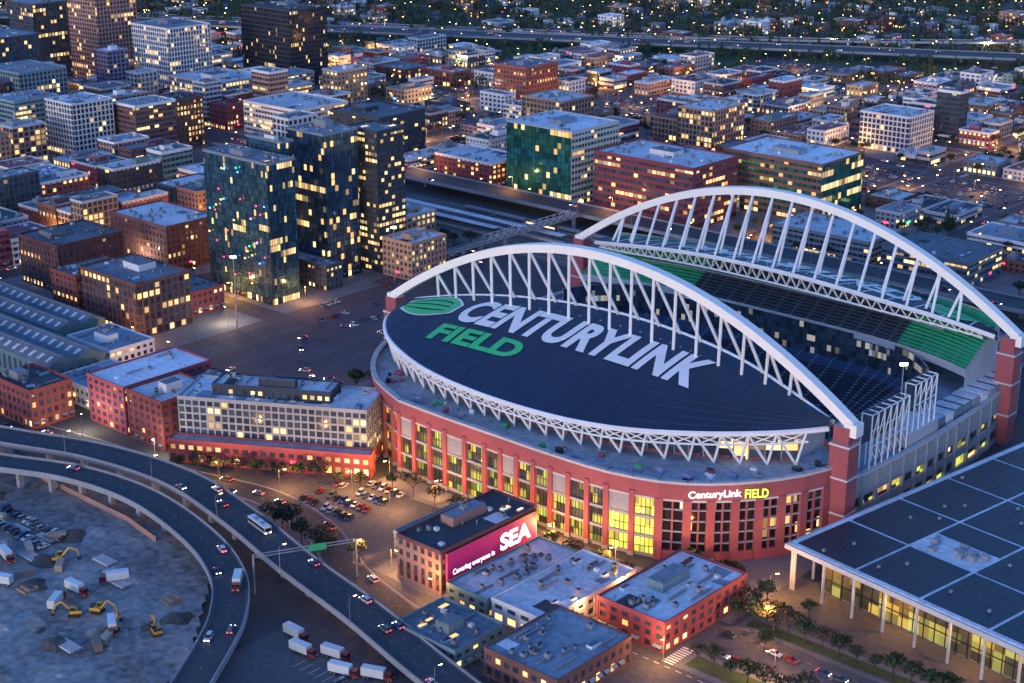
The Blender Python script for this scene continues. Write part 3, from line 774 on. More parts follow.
# ------------------------------------------------------------------ vehicles
def wheel(mb, x, y, r=.34, w=.22):
    mb.tube((x, y-w/2, r), (x, y+w/2, r), r, 'rubber', 10, cap=True); mb.tube((x, y-w/2-.01, r), (x, y+w/2+.01, r), r*.5, 'metal_grey', 8, cap=True)
def car_mesh(paint, suv=False, lights=True):
    mb = MB(); L, W = (4.7, 1.9) if suv else (4.5, 1.8); h1 = .95 if suv else .82; h2 = 1.75 if suv else 1.42
    prof = [(-L/2, .35), (-L/2+.08, h1-.1), (-L/2+.5, h1), (L/2-1.15, h1), (L/2-.15, h1-.2), (L/2, .4), (L/2-.1, .25), (-L/2+.1, .25)]
    for sy in (-1, 1):
        q = [(x, sy*(W/2-(.08 if z > .7 else 0)), z) for x, z in prof]
        if sy > 0: q.reverse()
        mb.poly(q, paint)
    for (x0, z0), (x1, z1) in zip(prof, prof[1:]+prof[:1]):
        a, c = W/2-(.08 if z0 > .7 else 0), W/2-(.08 if z1 > .7 else 0)
        mb.poly([(x0, -a, z0), (x0, a, z0), (x1, c, z1), (x1, -c, z1)], paint)
    xb0, xb1, xt0, xt1 = (-L/2+.1, L/2-1.2, -L/2+.45, L/2-2.0) if suv else (-L/2+.6, L/2-1.15, -L/2+1.2, L/2-2.0)
    a, c = W/2-.12, W/2-.28; z0, z1 = h1, h2-.06
    bt = [(xb0, -a, z0), (xb1, -a, z0), (xb1, a, z0), (xb0, a, z0)]; tp = [(xt0, -c, z1), (xt1, -c, z1), (xt1, c, z1), (xt0, c, z1)]
    for i in range(4): j = (i+1) % 4; mb.poly([bt[i], bt[j], tp[j], tp[i]], 'car_glass')
    mb.box(xt0-.04, xt1+.04, -c-.03, c+.03, z1-.02, h2, paint)
    for sy in (-1, 1):
        for xa in (xt0+.05, (xt0+xt1)/2, xt1-.05): mb.tube((xa, sy*(a-.0), z0), (xa, sy*(c+.01), z1), .05, paint, 4)
        mb.box(xb1-.35, xb1-.15, sy*W/2-.02-.1, sy*W/2+.1, h1, h1+.14, paint)
        for xw in (-L/2+.85, L/2-.85): wheel(mb, xw, sy*(W/2-.1))
        y = sy*(W/2-.32)
        mb.box(L/2-.12, L/2+.03, y-.2, y+.2, .52, .70, 'head_light' if lights else 'steel_white', bottom=True)
        mb.box(-L/2-.02, -L/2+.08, y-.2, y+.2, .6, .78, 'tail_light' if lights else 'brick_red', bottom=True)
    return mb.mesh('car')
CARS = [car_mesh('car_paint%d' % i, i % 3 == 0, True) for i in range(7)]; PARK = [car_mesh('car_paint%d' % i, i % 2 == 0, False) for i in range(7)]
def bigveh(kind):
    mb = MB()
    if kind == 'bus':
        mb.box(-6, 6, -1.25, 1.25, .35, 3.0, 'car_paint5'); mb.box(-5.8, 5.9, -1.28, 1.28, 1.3, 2.4, 'car_glass'); mb.box(5.95, 6.05, -1.1, 1.1, 1.1, 2.5, 'car_glass', bottom=True)
        mb.box(-6.02, 5, -1.3, 1.3, .6, .95, 'car_paint4'); mb.box(-3, -1, -.8, .8, 3.0, 3.3, 'metal_grey'); mb.box(1.5, 3, -.7, .7, 3.0, 3.25, 'metal_grey')
        for x in (-4, 4):
            for y in (-1.1, 1.1): wheel(mb, x, y, .5, .35)
        for y in (-.9, .9): mb.box(6, 6.08, y-.2, y+.2, .6, .85, 'head_light', bottom=True); mb.box(-6.08, -6, y-.2, y+.2, .8, 1.1, 'tail_light', bottom=True)
    else:
        mb.box(-5, 2.2, -1.25, 1.25, 1.0, 3.7, 'car_paint5', bottom=True); mb.box(-5, 4.6, -.5, .5, .6, 1.0, 'metal_dark', bottom=True)
        mb.prism([(2.5, -1.15), (4.7, -1.15), (4.7, 1.15), (2.5, 1.15)], .6, 1.7, 'car_paint3', 'car_paint3')
        mb.prism([(2.5, -1.1), (4.35, -1.1), (4.35, 1.1), (2.5, 1.1)], 1.7, 2.7, 'car_glass', 'car_paint3')
        for x in (-4, -2.8, 3.7):
            for y in (-1.05, 1.05): wheel(mb, x, y, .5, .35)
        for y in (-.9, .9): mb.box(4.7, 4.76, y-.2, y+.2, .8, 1.05, 'steel_white', bottom=True)
    return mb.mesh(kind)
BUS, TRUCK = bigveh('bus'), bigveh('box_truck')
def digger():
    mb = MB()
    for y in (-1.2, 1.2):
        pr = [(-1.9, .2), (-1.5, 0), (1.5, 0), (1.9, .2), (1.9, .7), (1.5, .9), (-1.5, .9), (-1.9, .7)]
        q = [(x, y-.3, z) for x, z in pr]; r_ = [(x, y+.3, z) for x, z in pr]
        mb.poly(q, 'rubber'); mb.poly(list(reversed(r_)), 'rubber')
        for i in range(8): j = (i+1) % 8; mb.poly([q[i], r_[i], r_[j], q[j]], 'rubber')
    mb.box(-2.3, 1.3, -1.35, 1.35, 1.05, 2.1, 'digger_yellow', bottom=True); mb.box(-.3, 1.2, .2, 1.3, 2.1, 3.2, 'car_glass'); mb.box(-.35, 1.25, .15, 1.35, 3.2, 3.3, 'digger_yellow', bottom=True)
    mb.box(-2.3, -1.3, -1.3, 1.3, 2.1, 2.5, 'metal_dark')
    mb.tube((1, -.3, 1.7), (3.6, -.3, 4.8), .32, 'digger_yellow', 6); mb.tube((3.6, -.3, 4.8), (6.2, -.3, 3.4), .26, 'digger_yellow', 6); mb.tube((6.2, -.3, 3.4), (6.6, -.3, 1.0), .2, 'digger_yellow', 6)
    mb.prism([(6.0, -.8), (7.2, -.8), (7.2, .2), (6.0, .2)], .2, 1.1, 'metal_dark', 'metal_dark')
    return mb.mesh('excavator')
DIG = digger()
def car(x, y, a, z=0.02, parked=False):
    place(random.choice(PARK if parked else CARS), 'parked_car' if parked else 'car', (x, y, z), a)

# ------------------------------------------------------------------ roads, ramps
def offset(pl, o):
    out = []
    for i, p in enumerate(pl):
        a = pl[max(0, i-1)]; b_ = pl[min(len(pl)-1, i+1)]; dx, dy = b_[0]-a[0], b_[1]-a[1]; l = sqrt(dx*dx+dy*dy) or 1
        out.append((p[0]+dy/l*o, p[1]-dx/l*o, p[2]))
    return out
def ramp(name, pts, w, lanes=2, piers=True, n=8, cars=0, mt='asphalt', walls=True):
    pl = catmull(pts, n); mb = MB(); hw = w/2
    l, r = offset(pl, -hw), offset(pl, hw)
    def strip(a, b_, dz0, dz1, mt):
        for i in range(len(pl)-1):
            mb.poly([(a[i][0], a[i][1], a[i][2]+dz0), (b_[i][0], b_[i][1], b_[i][2]+dz1), (b_[i+1][0], b_[i+1][1], b_[i+1][2]+dz1), (a[i+1][0], a[i+1][1], a[i+1][2]+dz0)], mt)
    strip(l, r, 0, 0, mt)
    if walls: strip(r, l, -1.2, -1.2, 'concrete')
    hgt = .9 if walls else .1
    for s in (-1, 1):
        a, b_ = offset(pl, s*hw), offset(pl, s*(hw+.4))
        strip(a, a, 0, hgt, 'concrete'); strip(a, b_, hgt, hgt, 'concrete'); strip(b_, b_, hgt, -1.2, 'concrete')
        e = offset(pl, s*(hw-.5)); f = offset(pl, s*(hw-.6)); strip(e, f, .02, .02, 'aisle')
    for k in range(1, lanes):
        o = -hw+w*k/lanes; e, f = offset(pl, o-.06), offset(pl, o+.06)
        for i in range(0, len(pl)-1, 2):
            g = lambda a_, b_: (a_[0]*.55+b_[0]*.45, a_[1]*.55+b_[1]*.45, a_[2]*.55+b_[2]*.45+.02)
            mb.poly([(e[i][0], e[i][1], e[i][2]+.02), (f[i][0], f[i][1], f[i][2]+.02), g(f[i], f[i+1]), g(e[i], e[i+1])], 'aisle')
    if piers:
        for i in range(2, len(pl), 5):
            p = pl[i]
            if p[2] > 2.5: mb.box(p[0]-1, p[0]+1, p[1]-1, p[1]+1, 0, p[2]-1.2, 'concrete')
    mb.obj(name)
    for _ in range(cars):
        i = random.randrange(1, len(pl)-2); k = random.randrange(lanes); o = -hw+w*(k+.5)/lanes
        q = offset(pl, o); a = atan2(q[i+1][1]-q[i][1], q[i+1][0]-q[i][0])+(pi if k < lanes/2 else 0); f = R()
        car(q[i][0]+(q[i+1][0]-q[i][0])*f, q[i][1]+(q[i+1][1]-q[i][1])*f, a, q[i][2]+.03+(q[i+1][2]-q[i][2])*f)
    return pl
R1 = ramp('highway_viaduct', [(-150, -185, 11), (-62, -153, 10.5), (-21, -137, 10), (22, -131.5, 10), (63, -137, 9.5), (104, -146, 8.5), (141, -152, 7), (180, -160, 5), (240, -170, 2), (300, -180, .3)], 13, 3, cars=11, n=12)
R2 = ramp('highway_viaduct', [(-150, -212, 11), (-80, -185, 10.5), (-41, -167, 10), (-11, -153.5, 9.6), (24, -148.5, 9), (63, -154, 8), (90, -164, 7), (108, -178, 6), (122, -196, 5), (150, -240, 3)], 11, 2, cars=10, n=12)
ramp('surface_road', [(-160, -135, .1), (-100, -131, .1), (-50, -122, .1), (0, -116, .1), (40, -107, .1), (75, -112, .1), (110, -128, .1), (150, -138, .1), (200, -152, .1)], 12, 3, piers=False, cars=12, walls=False, n=12)
RES += [(-150, 300, -175, -122)]
IH = [(-1500, 335, 8), (-1200, 483, 8), (-931, 616, 8), (-600, 780, 8), (-179, 988, 8), (200, 1175, 8)]
ramp('interstate_highway', IH, 34, 8, n=16, cars=90)
ramp('interstate_highway', [(-1300, 500, 6), (-900, 690, 6), (-560, 850, 7), (-300, 1000, 9), (-120, 1180, 10), (-80, 1400, 10)], 14, 3, n=14, cars=25)
def near_hwy(s, e):
    return abs((s+931)*372-(e-616)*752)/sqrt(372**2+752**2)
ramp('avenue_viaduct', [(-470, 276, .3), (-400, 276, 4), (-330, 276, 7), (0, 276, 7), (400, 276, 7)], 20, 4, n=14, cars=26)
RES.append((-470, 400, 262, 290))
mb = MB(); mb.box(-460, 400, 196, 258, 0, .1, 'ballast'); mb.obj('rail_bed')
mb = MB()
for k in range(9):
    e = 201+k*6.3
    for d in (-.75, .75): mb.box(-460, 400, e+d-.1, e+d+.1, .1, .32, 'rail_steel')
    for i in range(0, 860, 4): mb.box(-460+i, -459.7+i, e-1.2, e+1.2, .1, .18, 'brick_brown')
mb.obj('railway_tracks')
for s_, l_, k in ((-330, 190, 2), (-300, 200, 4)):
    mb = MB(); e = 204.2+k*6.3
    mb.box(s_, s_+l_, e-1.7, e+1.7, 0, 1.1, 'concrete_light')
    i = 0
    while i < l_:
        mb.tube((s_+i+3, e, 1.1), (s_+i+3, e, 5), .15, 'metal_dark', 5); i += 9
    mb.box(s_, s_+l_, e-2.6, e+2.6, 5, 5.3, 'roof_white', bottom=True); mb.obj('station_platform')
def coach():
    mb = MB(); mb.box(-12, 12, -1.5, 1.5, .9, 4.2, 'metal_grey', bottom=True); mb.box(-11, 11, -1.53, 1.53, 2.2, 3.2, 'g_high'); mb.box(-12, 12, -1.54, 1.54, 1.3, 1.7, 'car_paint4')
    mb.box(-11.5, 11.5, -1.1, 1.1, 4.2, 4.5, 'roof_grey')
    for x in (-9, -7, 7, 9):
        for y in (-.8, .8): wheel(mb, x, y, .45, .2)
    return mb.mesh('train_coach')
CO = coach()
for k, (a, n_) in {1: (-320, 6), 3: (-250, 5), 5: (-60, 9), 7: (-180, 6), 0: (60, 6)}.items():
    for i in range(n_): place(CO, 'train_coach', (a+i*25, 201+k*6.3, .3))
RES.append((-460, 400, 190, 262))
mb = MB()
mb.box(-119, -114, 150, 262, 8, 8.5, 'concrete_light', bottom=True)
for x in (-119, -114.2): mb.box(x, x+.2, 150, 262, 8.5, 9.8, 'metal_grey')
for y in (152, 178, 198, 258):
    mb.box(-117.4, -115.6, y-.8, y+.8, 0, 8, 'concrete')
for y in range(180, 258, 6):
    for x in (-119, -114): mb.tube((x, y, 8.5), (x, y+3, 11.5), .12, 'steel_white', 4); mb.tube((x, y+3, 11.5), (x, y+6, 8.5), .12, 'steel_white', 4); mb.tube((x, y+3, 11.5), (x, min(y+9, 258), 11.5), .12, 'steel_white', 4)
mb.obj('footbridge')

mb = MB(); mb.box(-126, -22, -34, 122, 0, .05, 'lot_mat')
for r_ in range(6):
    for i in range(46):
        e = -28+i*3.2; s = -118+r_*17
        mb.box(s, s+5, e, e+.12, .05, .06, 'concrete')
for _ in range(26):
    x, y = U(-124, -50), U(-32, 90); a, c = U(3, 18), U(2, 9); mb.box(x, min(x+a, -23), y, y+c, .05, .054+.0003*_, random.choice(['asphalt', 'plaza_mat', 'lot_mat']))
mb.obj('parking_lot')
RES.append((-126, -22, -34, 122))
for _ in range(70):
    r_ = random.randrange(6); i = random.randrange(45)
    if R() < .8 and i < 24: continue
    car(-118+r_*17+2.5, -28+i*3.2+1.65, 0 if R() < .5 else pi, .07, True)
for _ in range(8): car(U(-120, -30), U(-30, 118), U(0, 6.28), .07)
mb = MB(); mb.box(-20, 6, -56, -30, 0, .3, 'grass_mat'); mb.box(-21, 7, -57, -56, 0, .45, 'concrete'); mb.box(-21, 7, -30, -29, 0, .45, 'concrete'); mb.obj('lawn')
mb = MB(); mb.box(-21.5, -10, -28, 120, 0, .12, 'pavement_mat'); mb.obj('pavement')
mb = MB(); mb.box(60, 222, -72, -60, 0, .12, 'pavement_mat'); mb.box(186, 221, -72.02, 0, 0, .115, 'pavement_mat'); mb.obj('pavement')
mb = MB(); mb.box(30, 360, -124, -72.1, 0, .03, 'plaza_mat'); mb.box(120, 360, -240, -124.1, 0, .026, 'plaza_mat'); mb.box(219, 360, -72, -30, 0, .02, 'plaza_mat')
for i in range(24): mb.box(224+i*4, 226+i*4, -76.1, -75.9, .03, .04, 'paint_yellow'); mb.box(190+i*4, 192+i*4, -106.1, -105.9, .03, .045, 'paint_white')
for i in range(24):
    for yy in (-180, -200, -216): mb.box(140+i*3.2, 140.12+i*3.2, yy, yy+5, .03, .04, 'paint_white')
for i in range(9): mb.box(219.5, 223.5, -104+i*1.3, -103.4+i*1.3, .03, .05, 'paint_white')
for i in range(9): mb.box(189+i*.01, 191.3, -97+i*1.4, -96.4+i*1.4, .03, .05, 'paint_white')
mb.obj('street_paving')
mb = MB()
for (a0, a1, b0, b1) in ((224, 300, -72, -62), (224, 300, -104, -92), (224, 300, -140, -116)):
    mb.box(a0, a1, b0, b1, 0, .14, 'pavement_mat'); mb.box(a0+2, a1-2, b0+2.5, b1-2.5, .14, .2, 'grass_mat')
mb.obj('planting_strip')
for i in range(20): tree_xy = None
for _ in range(48): i = random.randrange(24); car(141.6+i*3.2, random.choice([-177.5, -197.5, -213.5]), pi/2 if R() < .5 else -pi/2, .04, True)
for i in range(14): car(226+i*5.6, random.choice([-90, -78.5]), 0, .04, R() < .5)
# construction site
mb = MB(); hg = {}
def hh(i, j):
    if (i, j) not in hg: hg[(i, j)] = U(0.05, .8)+(.7 if (i+j*3) % 11 == 0 else 0)
    return hg[(i, j)]
def lim(x): return -145 if x < 20 else (-145-(x-20)*.16 if x < 70 else -153-(x-70)*1.0)
for i in range(44):
    for j in range(32):
        x, y = -100+i*5, -290+j*5
        if y > min(lim(x), lim(x+5)): continue
        y2 = min(y+5, lim(x)); y3 = min(y+5, lim(x+5))
        mb.poly([(x, y, hh(i, j)), (x+5, y, hh(i+1, j)), (x+5, y3, hh(i+1, j+1)), (x, y2, hh(i, j+1))], 'dirt')
o = mb.obj('construction_ground')
for p in o.data.polygons: p.use_smooth = True
for x, y, a in ((70, -200, .5), (84, -204, 2.2), (66, -206, 4), (30, -188, 1), (95, -196, 2.8)): place(DIG, 'excavator', (x, y, .8), a)
for _ in range(6): place(TRUCK, 'box_truck', (U(-10, 90), U(-215, -180), .8), U(0, 6.28))
for i in range(26): car(-20+(i % 13)*3.1+U(-.3, .3), -178-(i//13)*8, pi/2+random.choice([0, pi]), .9, True)
for _ in range(9):
    mb = MB(); mb.box(-3, 3, -1.2, 1.2, 0, 2.5, 'container')
    for k in range(12): mb.box(-2.9+k*.5, -2.75+k*.5, -1.26, 1.26, .1, 2.4, 'container')
    mb.obj('shipping_container', (U(-30, 90), U(-225, -175), .7), U(0, 3.1))
mb = MB()
for _ in range(34):
    x, y, r_ = U(-40, 95), U(-230, -172), U(1.5, 6); n_ = 11; mt = random.choice(['dirt', 'dirt_dark', 'dirt_dark'])
    rr = [r_*U(.75, 1.2) for i in range(n_)]
    for i in range(n_):
        t0, t1 = 2*pi*i/n_, 2*pi*(i+1)/n_; ra, rb = rr[i], rr[(i+1) % n_]
        A0, A1 = (x+ra*cos(t0), y+ra*sin(t0), .3), (x+rb*cos(t1), y+rb*sin(t1), .3)
        C0, C1 = (x+ra*.45*cos(t0), y+ra*.45*sin(t0), .3+r_*.28), (x+rb*.45*cos(t1), y+rb*.45*sin(t1), .3+r_*.28)
        mb.poly([A0, A1, C1, C0], mt); mb.poly([C0, C1, (x, y, .3+r_*.36)], mt)
mb.obj('dirt_pile')
mb = MB()
for _ in range(16):
    x, y = U(-30, 80), U(-222, -176)
    if R() < .5:
        for k in range(5): mb.tube((x, y+k*.9, 1.1), (x+9, y+k*.9, 1.1), .4, 'concrete_light', 7)
    else:
        for k in range(4): mb.box(x, x+5, y+k*1.4, y+1+k*1.4, .6, 1.3+.4*(k % 2), 'brick_tan')
mb.obj('building_material_stack')
mb = MB()
for i in range(60):
    x = -90+i*3
    if x < 40: mb.box(x, x+2.9, lim(x)-9.1, lim(x)-9, .2, 2.6, 'brick_tan')
mb.obj('site_fence')

# ------------------------------------------------------------------ street lamps and masts
def lamp_mesh(h, warm):
    mb = MB(); mb.tube((0, 0, 0), (0, 0, h), .13, 'metal_grey', 6, .08); mb.tube((0, 0, h), (2.2, 0, h+.5), .06, 'metal_grey', 5)
    mb.box(1.8, 2.9, -.28, .28, h+.42, h+.62, 'metal_dark', bottom=True); mb.box(1.85, 2.85, -.24, .24, h+.16, h+.42, 'lamp_warm' if warm else 'lamp_cool', bottom=True)
    mb.box(-.3, .3, -.3, .3, 0, .5, 'concrete'); return mb.mesh('street_lamp')
LMW, LMC = lamp_mesh(8.5, True), lamp_mesh(8.5, False)
LD = {}
def lampdata(en, warm):
    k = (en, warm)
    if k not in LD:
        l = bpy.data.lights.new('lamp_light', 'POINT'); l.energy = en; l.color = (1, .45, .11) if warm else (1, .78, .5); l.shadow_soft_size = .4; LD[k] = l
    return LD[k]
NL = 0
def lamp(x, y, a=0, z=0, en=0, warm=True):
    global NL
    o = place(LMW if warm else LMC, 'street_lamp', (x, y, z), a)
    if en:
        l = bpy.data.objects.new('lamp_light', lampdata(en, warm)); COL.objects.link(l); l.parent = o; l.location = (2.4, 0, 8.3); NL += 1
def mast(x, y, h, z=0):
    mb = MB(); mb.tube((0, 0, 0), (0, 0, h), .35, 'metal_grey', 8, .2); mb.box(-1.5, 1.5, -.3, .3, h, h+1.4, 'metal_dark', bottom=True)
    for i in range(4): mb.box(-1.4+i*.75, -.9+i*.75, -.4, -.3, h+.2, h+1.2, 'lamp_cool', bottom=True)
    mb.obj('floodlight_mast', (x, y, z), pi/4)
mast(-118, 8, 36); mast(-122, 117, 28); mast(213, 45, 36, 16)
for s in range(64, 200, 27): lamp(s, -66.5, -pi/2, .12, 11000, True)
for p in ((196, -58), (222, -50)): lamp(p[0], p[1], 1, .12, 8000, True)
for k in range(1, 8, 2):
    l = bpy.data.objects.new('canopy_light', lampdata(4500, True)); COL.objects.link(l); l.parent = EH; l.location = (k*14, 5, 11)
for p in ((118, -118), (145, -124), (188, -106), (189, -80), (148, -70), (220, -104), (60, -82), (84, -86), (250, -90), (104, -122), (40, -100), (234, -66)): lamp(p[0], p[1], U(0, 6), 0, 9000)
for i in range(8, len(R1)-6, 13):
    p = offset(R1, 6.8)[i]; lamp(p[0], p[1], pi/2, p[2], 0, True)
for p in ((-60, -118), (-20, -112), (20, -112), (-90, -62), (-135, -38), (-60, -50), (-28, -25), (-25, 90), (-128, 60), (-128, 10)): lamp(p[0], p[1], U(0, 6), 0, 8500, R() < .8)
for s in range(-440, 380, 40): lamp(s, 265.8, pi/2, 7 if s > -330 else 3, 0, True)
for s in range(-430, -60, 80): lamp(s, 286, -pi/2, 7, 9000, True)
for i in range(0, 22):
    s = -1250+i*62; lamp(s, 616+(s+931)*.495+19, -2.0, 8, 0, i % 3 > 0)

# ------------------------------------------------------------------ trees
def blob(mb, c, r, n, mts, sz):
    for _ in range(n):
        d = Vector((random.gauss(0, 1), random.gauss(0, 1), random.gauss(0, 1))).normalized()*r*(R()**.4)
        p = Vector(c)+Vector((d.x, d.y, d.z*.75)); a = Vector((random.gauss(0, 1), random.gauss(0, 1), random.gauss(0, 1))).normalized(); b_ = a.orthogonal().normalized(); s = sz*U(.5, 1.2); c2 = a.cross(b_)
        mb.poly([tuple(p-b_*s), tuple(p+c2*s*.8), tuple(p+b_*s), tuple(p-c2*s)], random.choice(mts))
def decid(h, mts):
    mb = MB(); mb.tube((0, 0, 0), (0, 0, h*.45), .22, 'bark', 6, .14)
    for i in range(7):
        a = i*2.4; l = h*U(.25, .4); q = (cos(a)*l*.8, sin(a)*l*.8, h*.4+l*.9); mb.tube((0, 0, h*(.3+.02*i)), q, .09, 'bark', 4, .03); blob(mb, q, h*.19, 42, mts, .42)
    blob(mb, (0, 0, h*.8), h*.22, 60, mts, .42); return mb.mesh('street_tree')
def conif(h):
    mb = MB(); mb.tube((0, 0, 0), (0, 0, h*.95), .25, 'bark', 5, .05)
    for k in range(9):
        z = h*(.15+.09*k); r_ = h*.24*(1-k/9.5)
        for j in range(9):
            a = j*.7+k*.4+U(-.1, .1); rr = r_*U(.7, 1.1)
            mb.poly([(0, 0, z+h*.07), (cos(a-.28)*rr, sin(a-.28)*rr, z-.3), (cos(a)*rr*1.15, sin(a)*rr*1.15, z-.6), (cos(a+.28)*rr, sin(a+.28)*rr, z-.2)], random.choice(['leaf_dark', 'leaf_dark', 'leaf_light']))
    return mb.mesh('conifer_tree')
TR = [decid(8, ['leaf_dark', 'leaf_light']), decid(7, ['leaf_brown', 'leaf_light', 'leaf_dark']), decid(9, ['leaf_brown', 'leaf_brown', 'leaf_dark']), conif(12), conif(15)]
def tree(x, y, k=None, z=.1):
    k = random.randrange(3) if k is None else k
    o = place(TR[k], 'street_tree' if k < 3 else 'conifer_tree', (x, y, z), U(0, 6)); s = U(.75, 1.25); o.scale = (s, s, s*U(.9, 1.1))
for s in range(70, 190, 11): tree(s, -71)
for i in range(16): tree(U(222, 240), U(-80, -50)) if i % 2 else tree(U(188, 220), U(-54, -50))
for i in range(12): tree(228+i*6, -67); tree(228+i*6, -98)
for i in range(9): tree(-18+i*2.8, -31.5-(i % 2)*24)
for i in range(14): tree(-15, -20+i*10)
for i in range(10): tree(-8+dgx*i*8+dgy*12, -104+dgy*i*8-dgx*12)

# ------------------------------------------------------------------ city blocks (street grid)
pave = []; marks = MB(); mass = MB(); ntree = 0
walls_old = ['brick_red', 'brick_brown', 'brick_brown', 'brick_tan', 'brick_red', 'stucco_white', 'stucco_grey', 'stucco_dark']
walls_new = ['brick_red', 'brick_brown', 'brick_tan', 'stucco_white', 'stucco_grey', 'concrete_light', 'stucco_dark', 'concrete', 'brick_red', 'stucco_white', 'brick_tan']
roofs = ['roof_white', 'roof_grey', 'roof_grey', 'roof_dark', 'roof_white', 'roof_red', 'roof_grey']
def far_tree(x, y, big=1.):
    global ntree
    ntree += 1; h = U(7, 14)*big
    if R() < .4:
        for k in range(6):
            z = h*(.2+.14*k); r_ = h*.2*(1-k/6.5)
            for j in range(5):
                a = j*1.26+k*.5; mass.poly([(x, y, z+h*.16), (x+cos(a-.5)*r_, y+sin(a-.5)*r_, z), (x+cos(a)*r_*1.3, y+sin(a)*r_*1.3, z-.4), (x+cos(a+.5)*r_, y+sin(a+.5)*r_, z)], 'leaf_dark')
    else:
        blob(mass, (x, y, h*.6), h*.38, 26, ['leaf_dark', 'leaf_dark', 'leaf_light', 'leaf_brown'], h*.1)
        mass.tube((x, y, 0), (x, y, h*.5), .25, 'bark', 4)
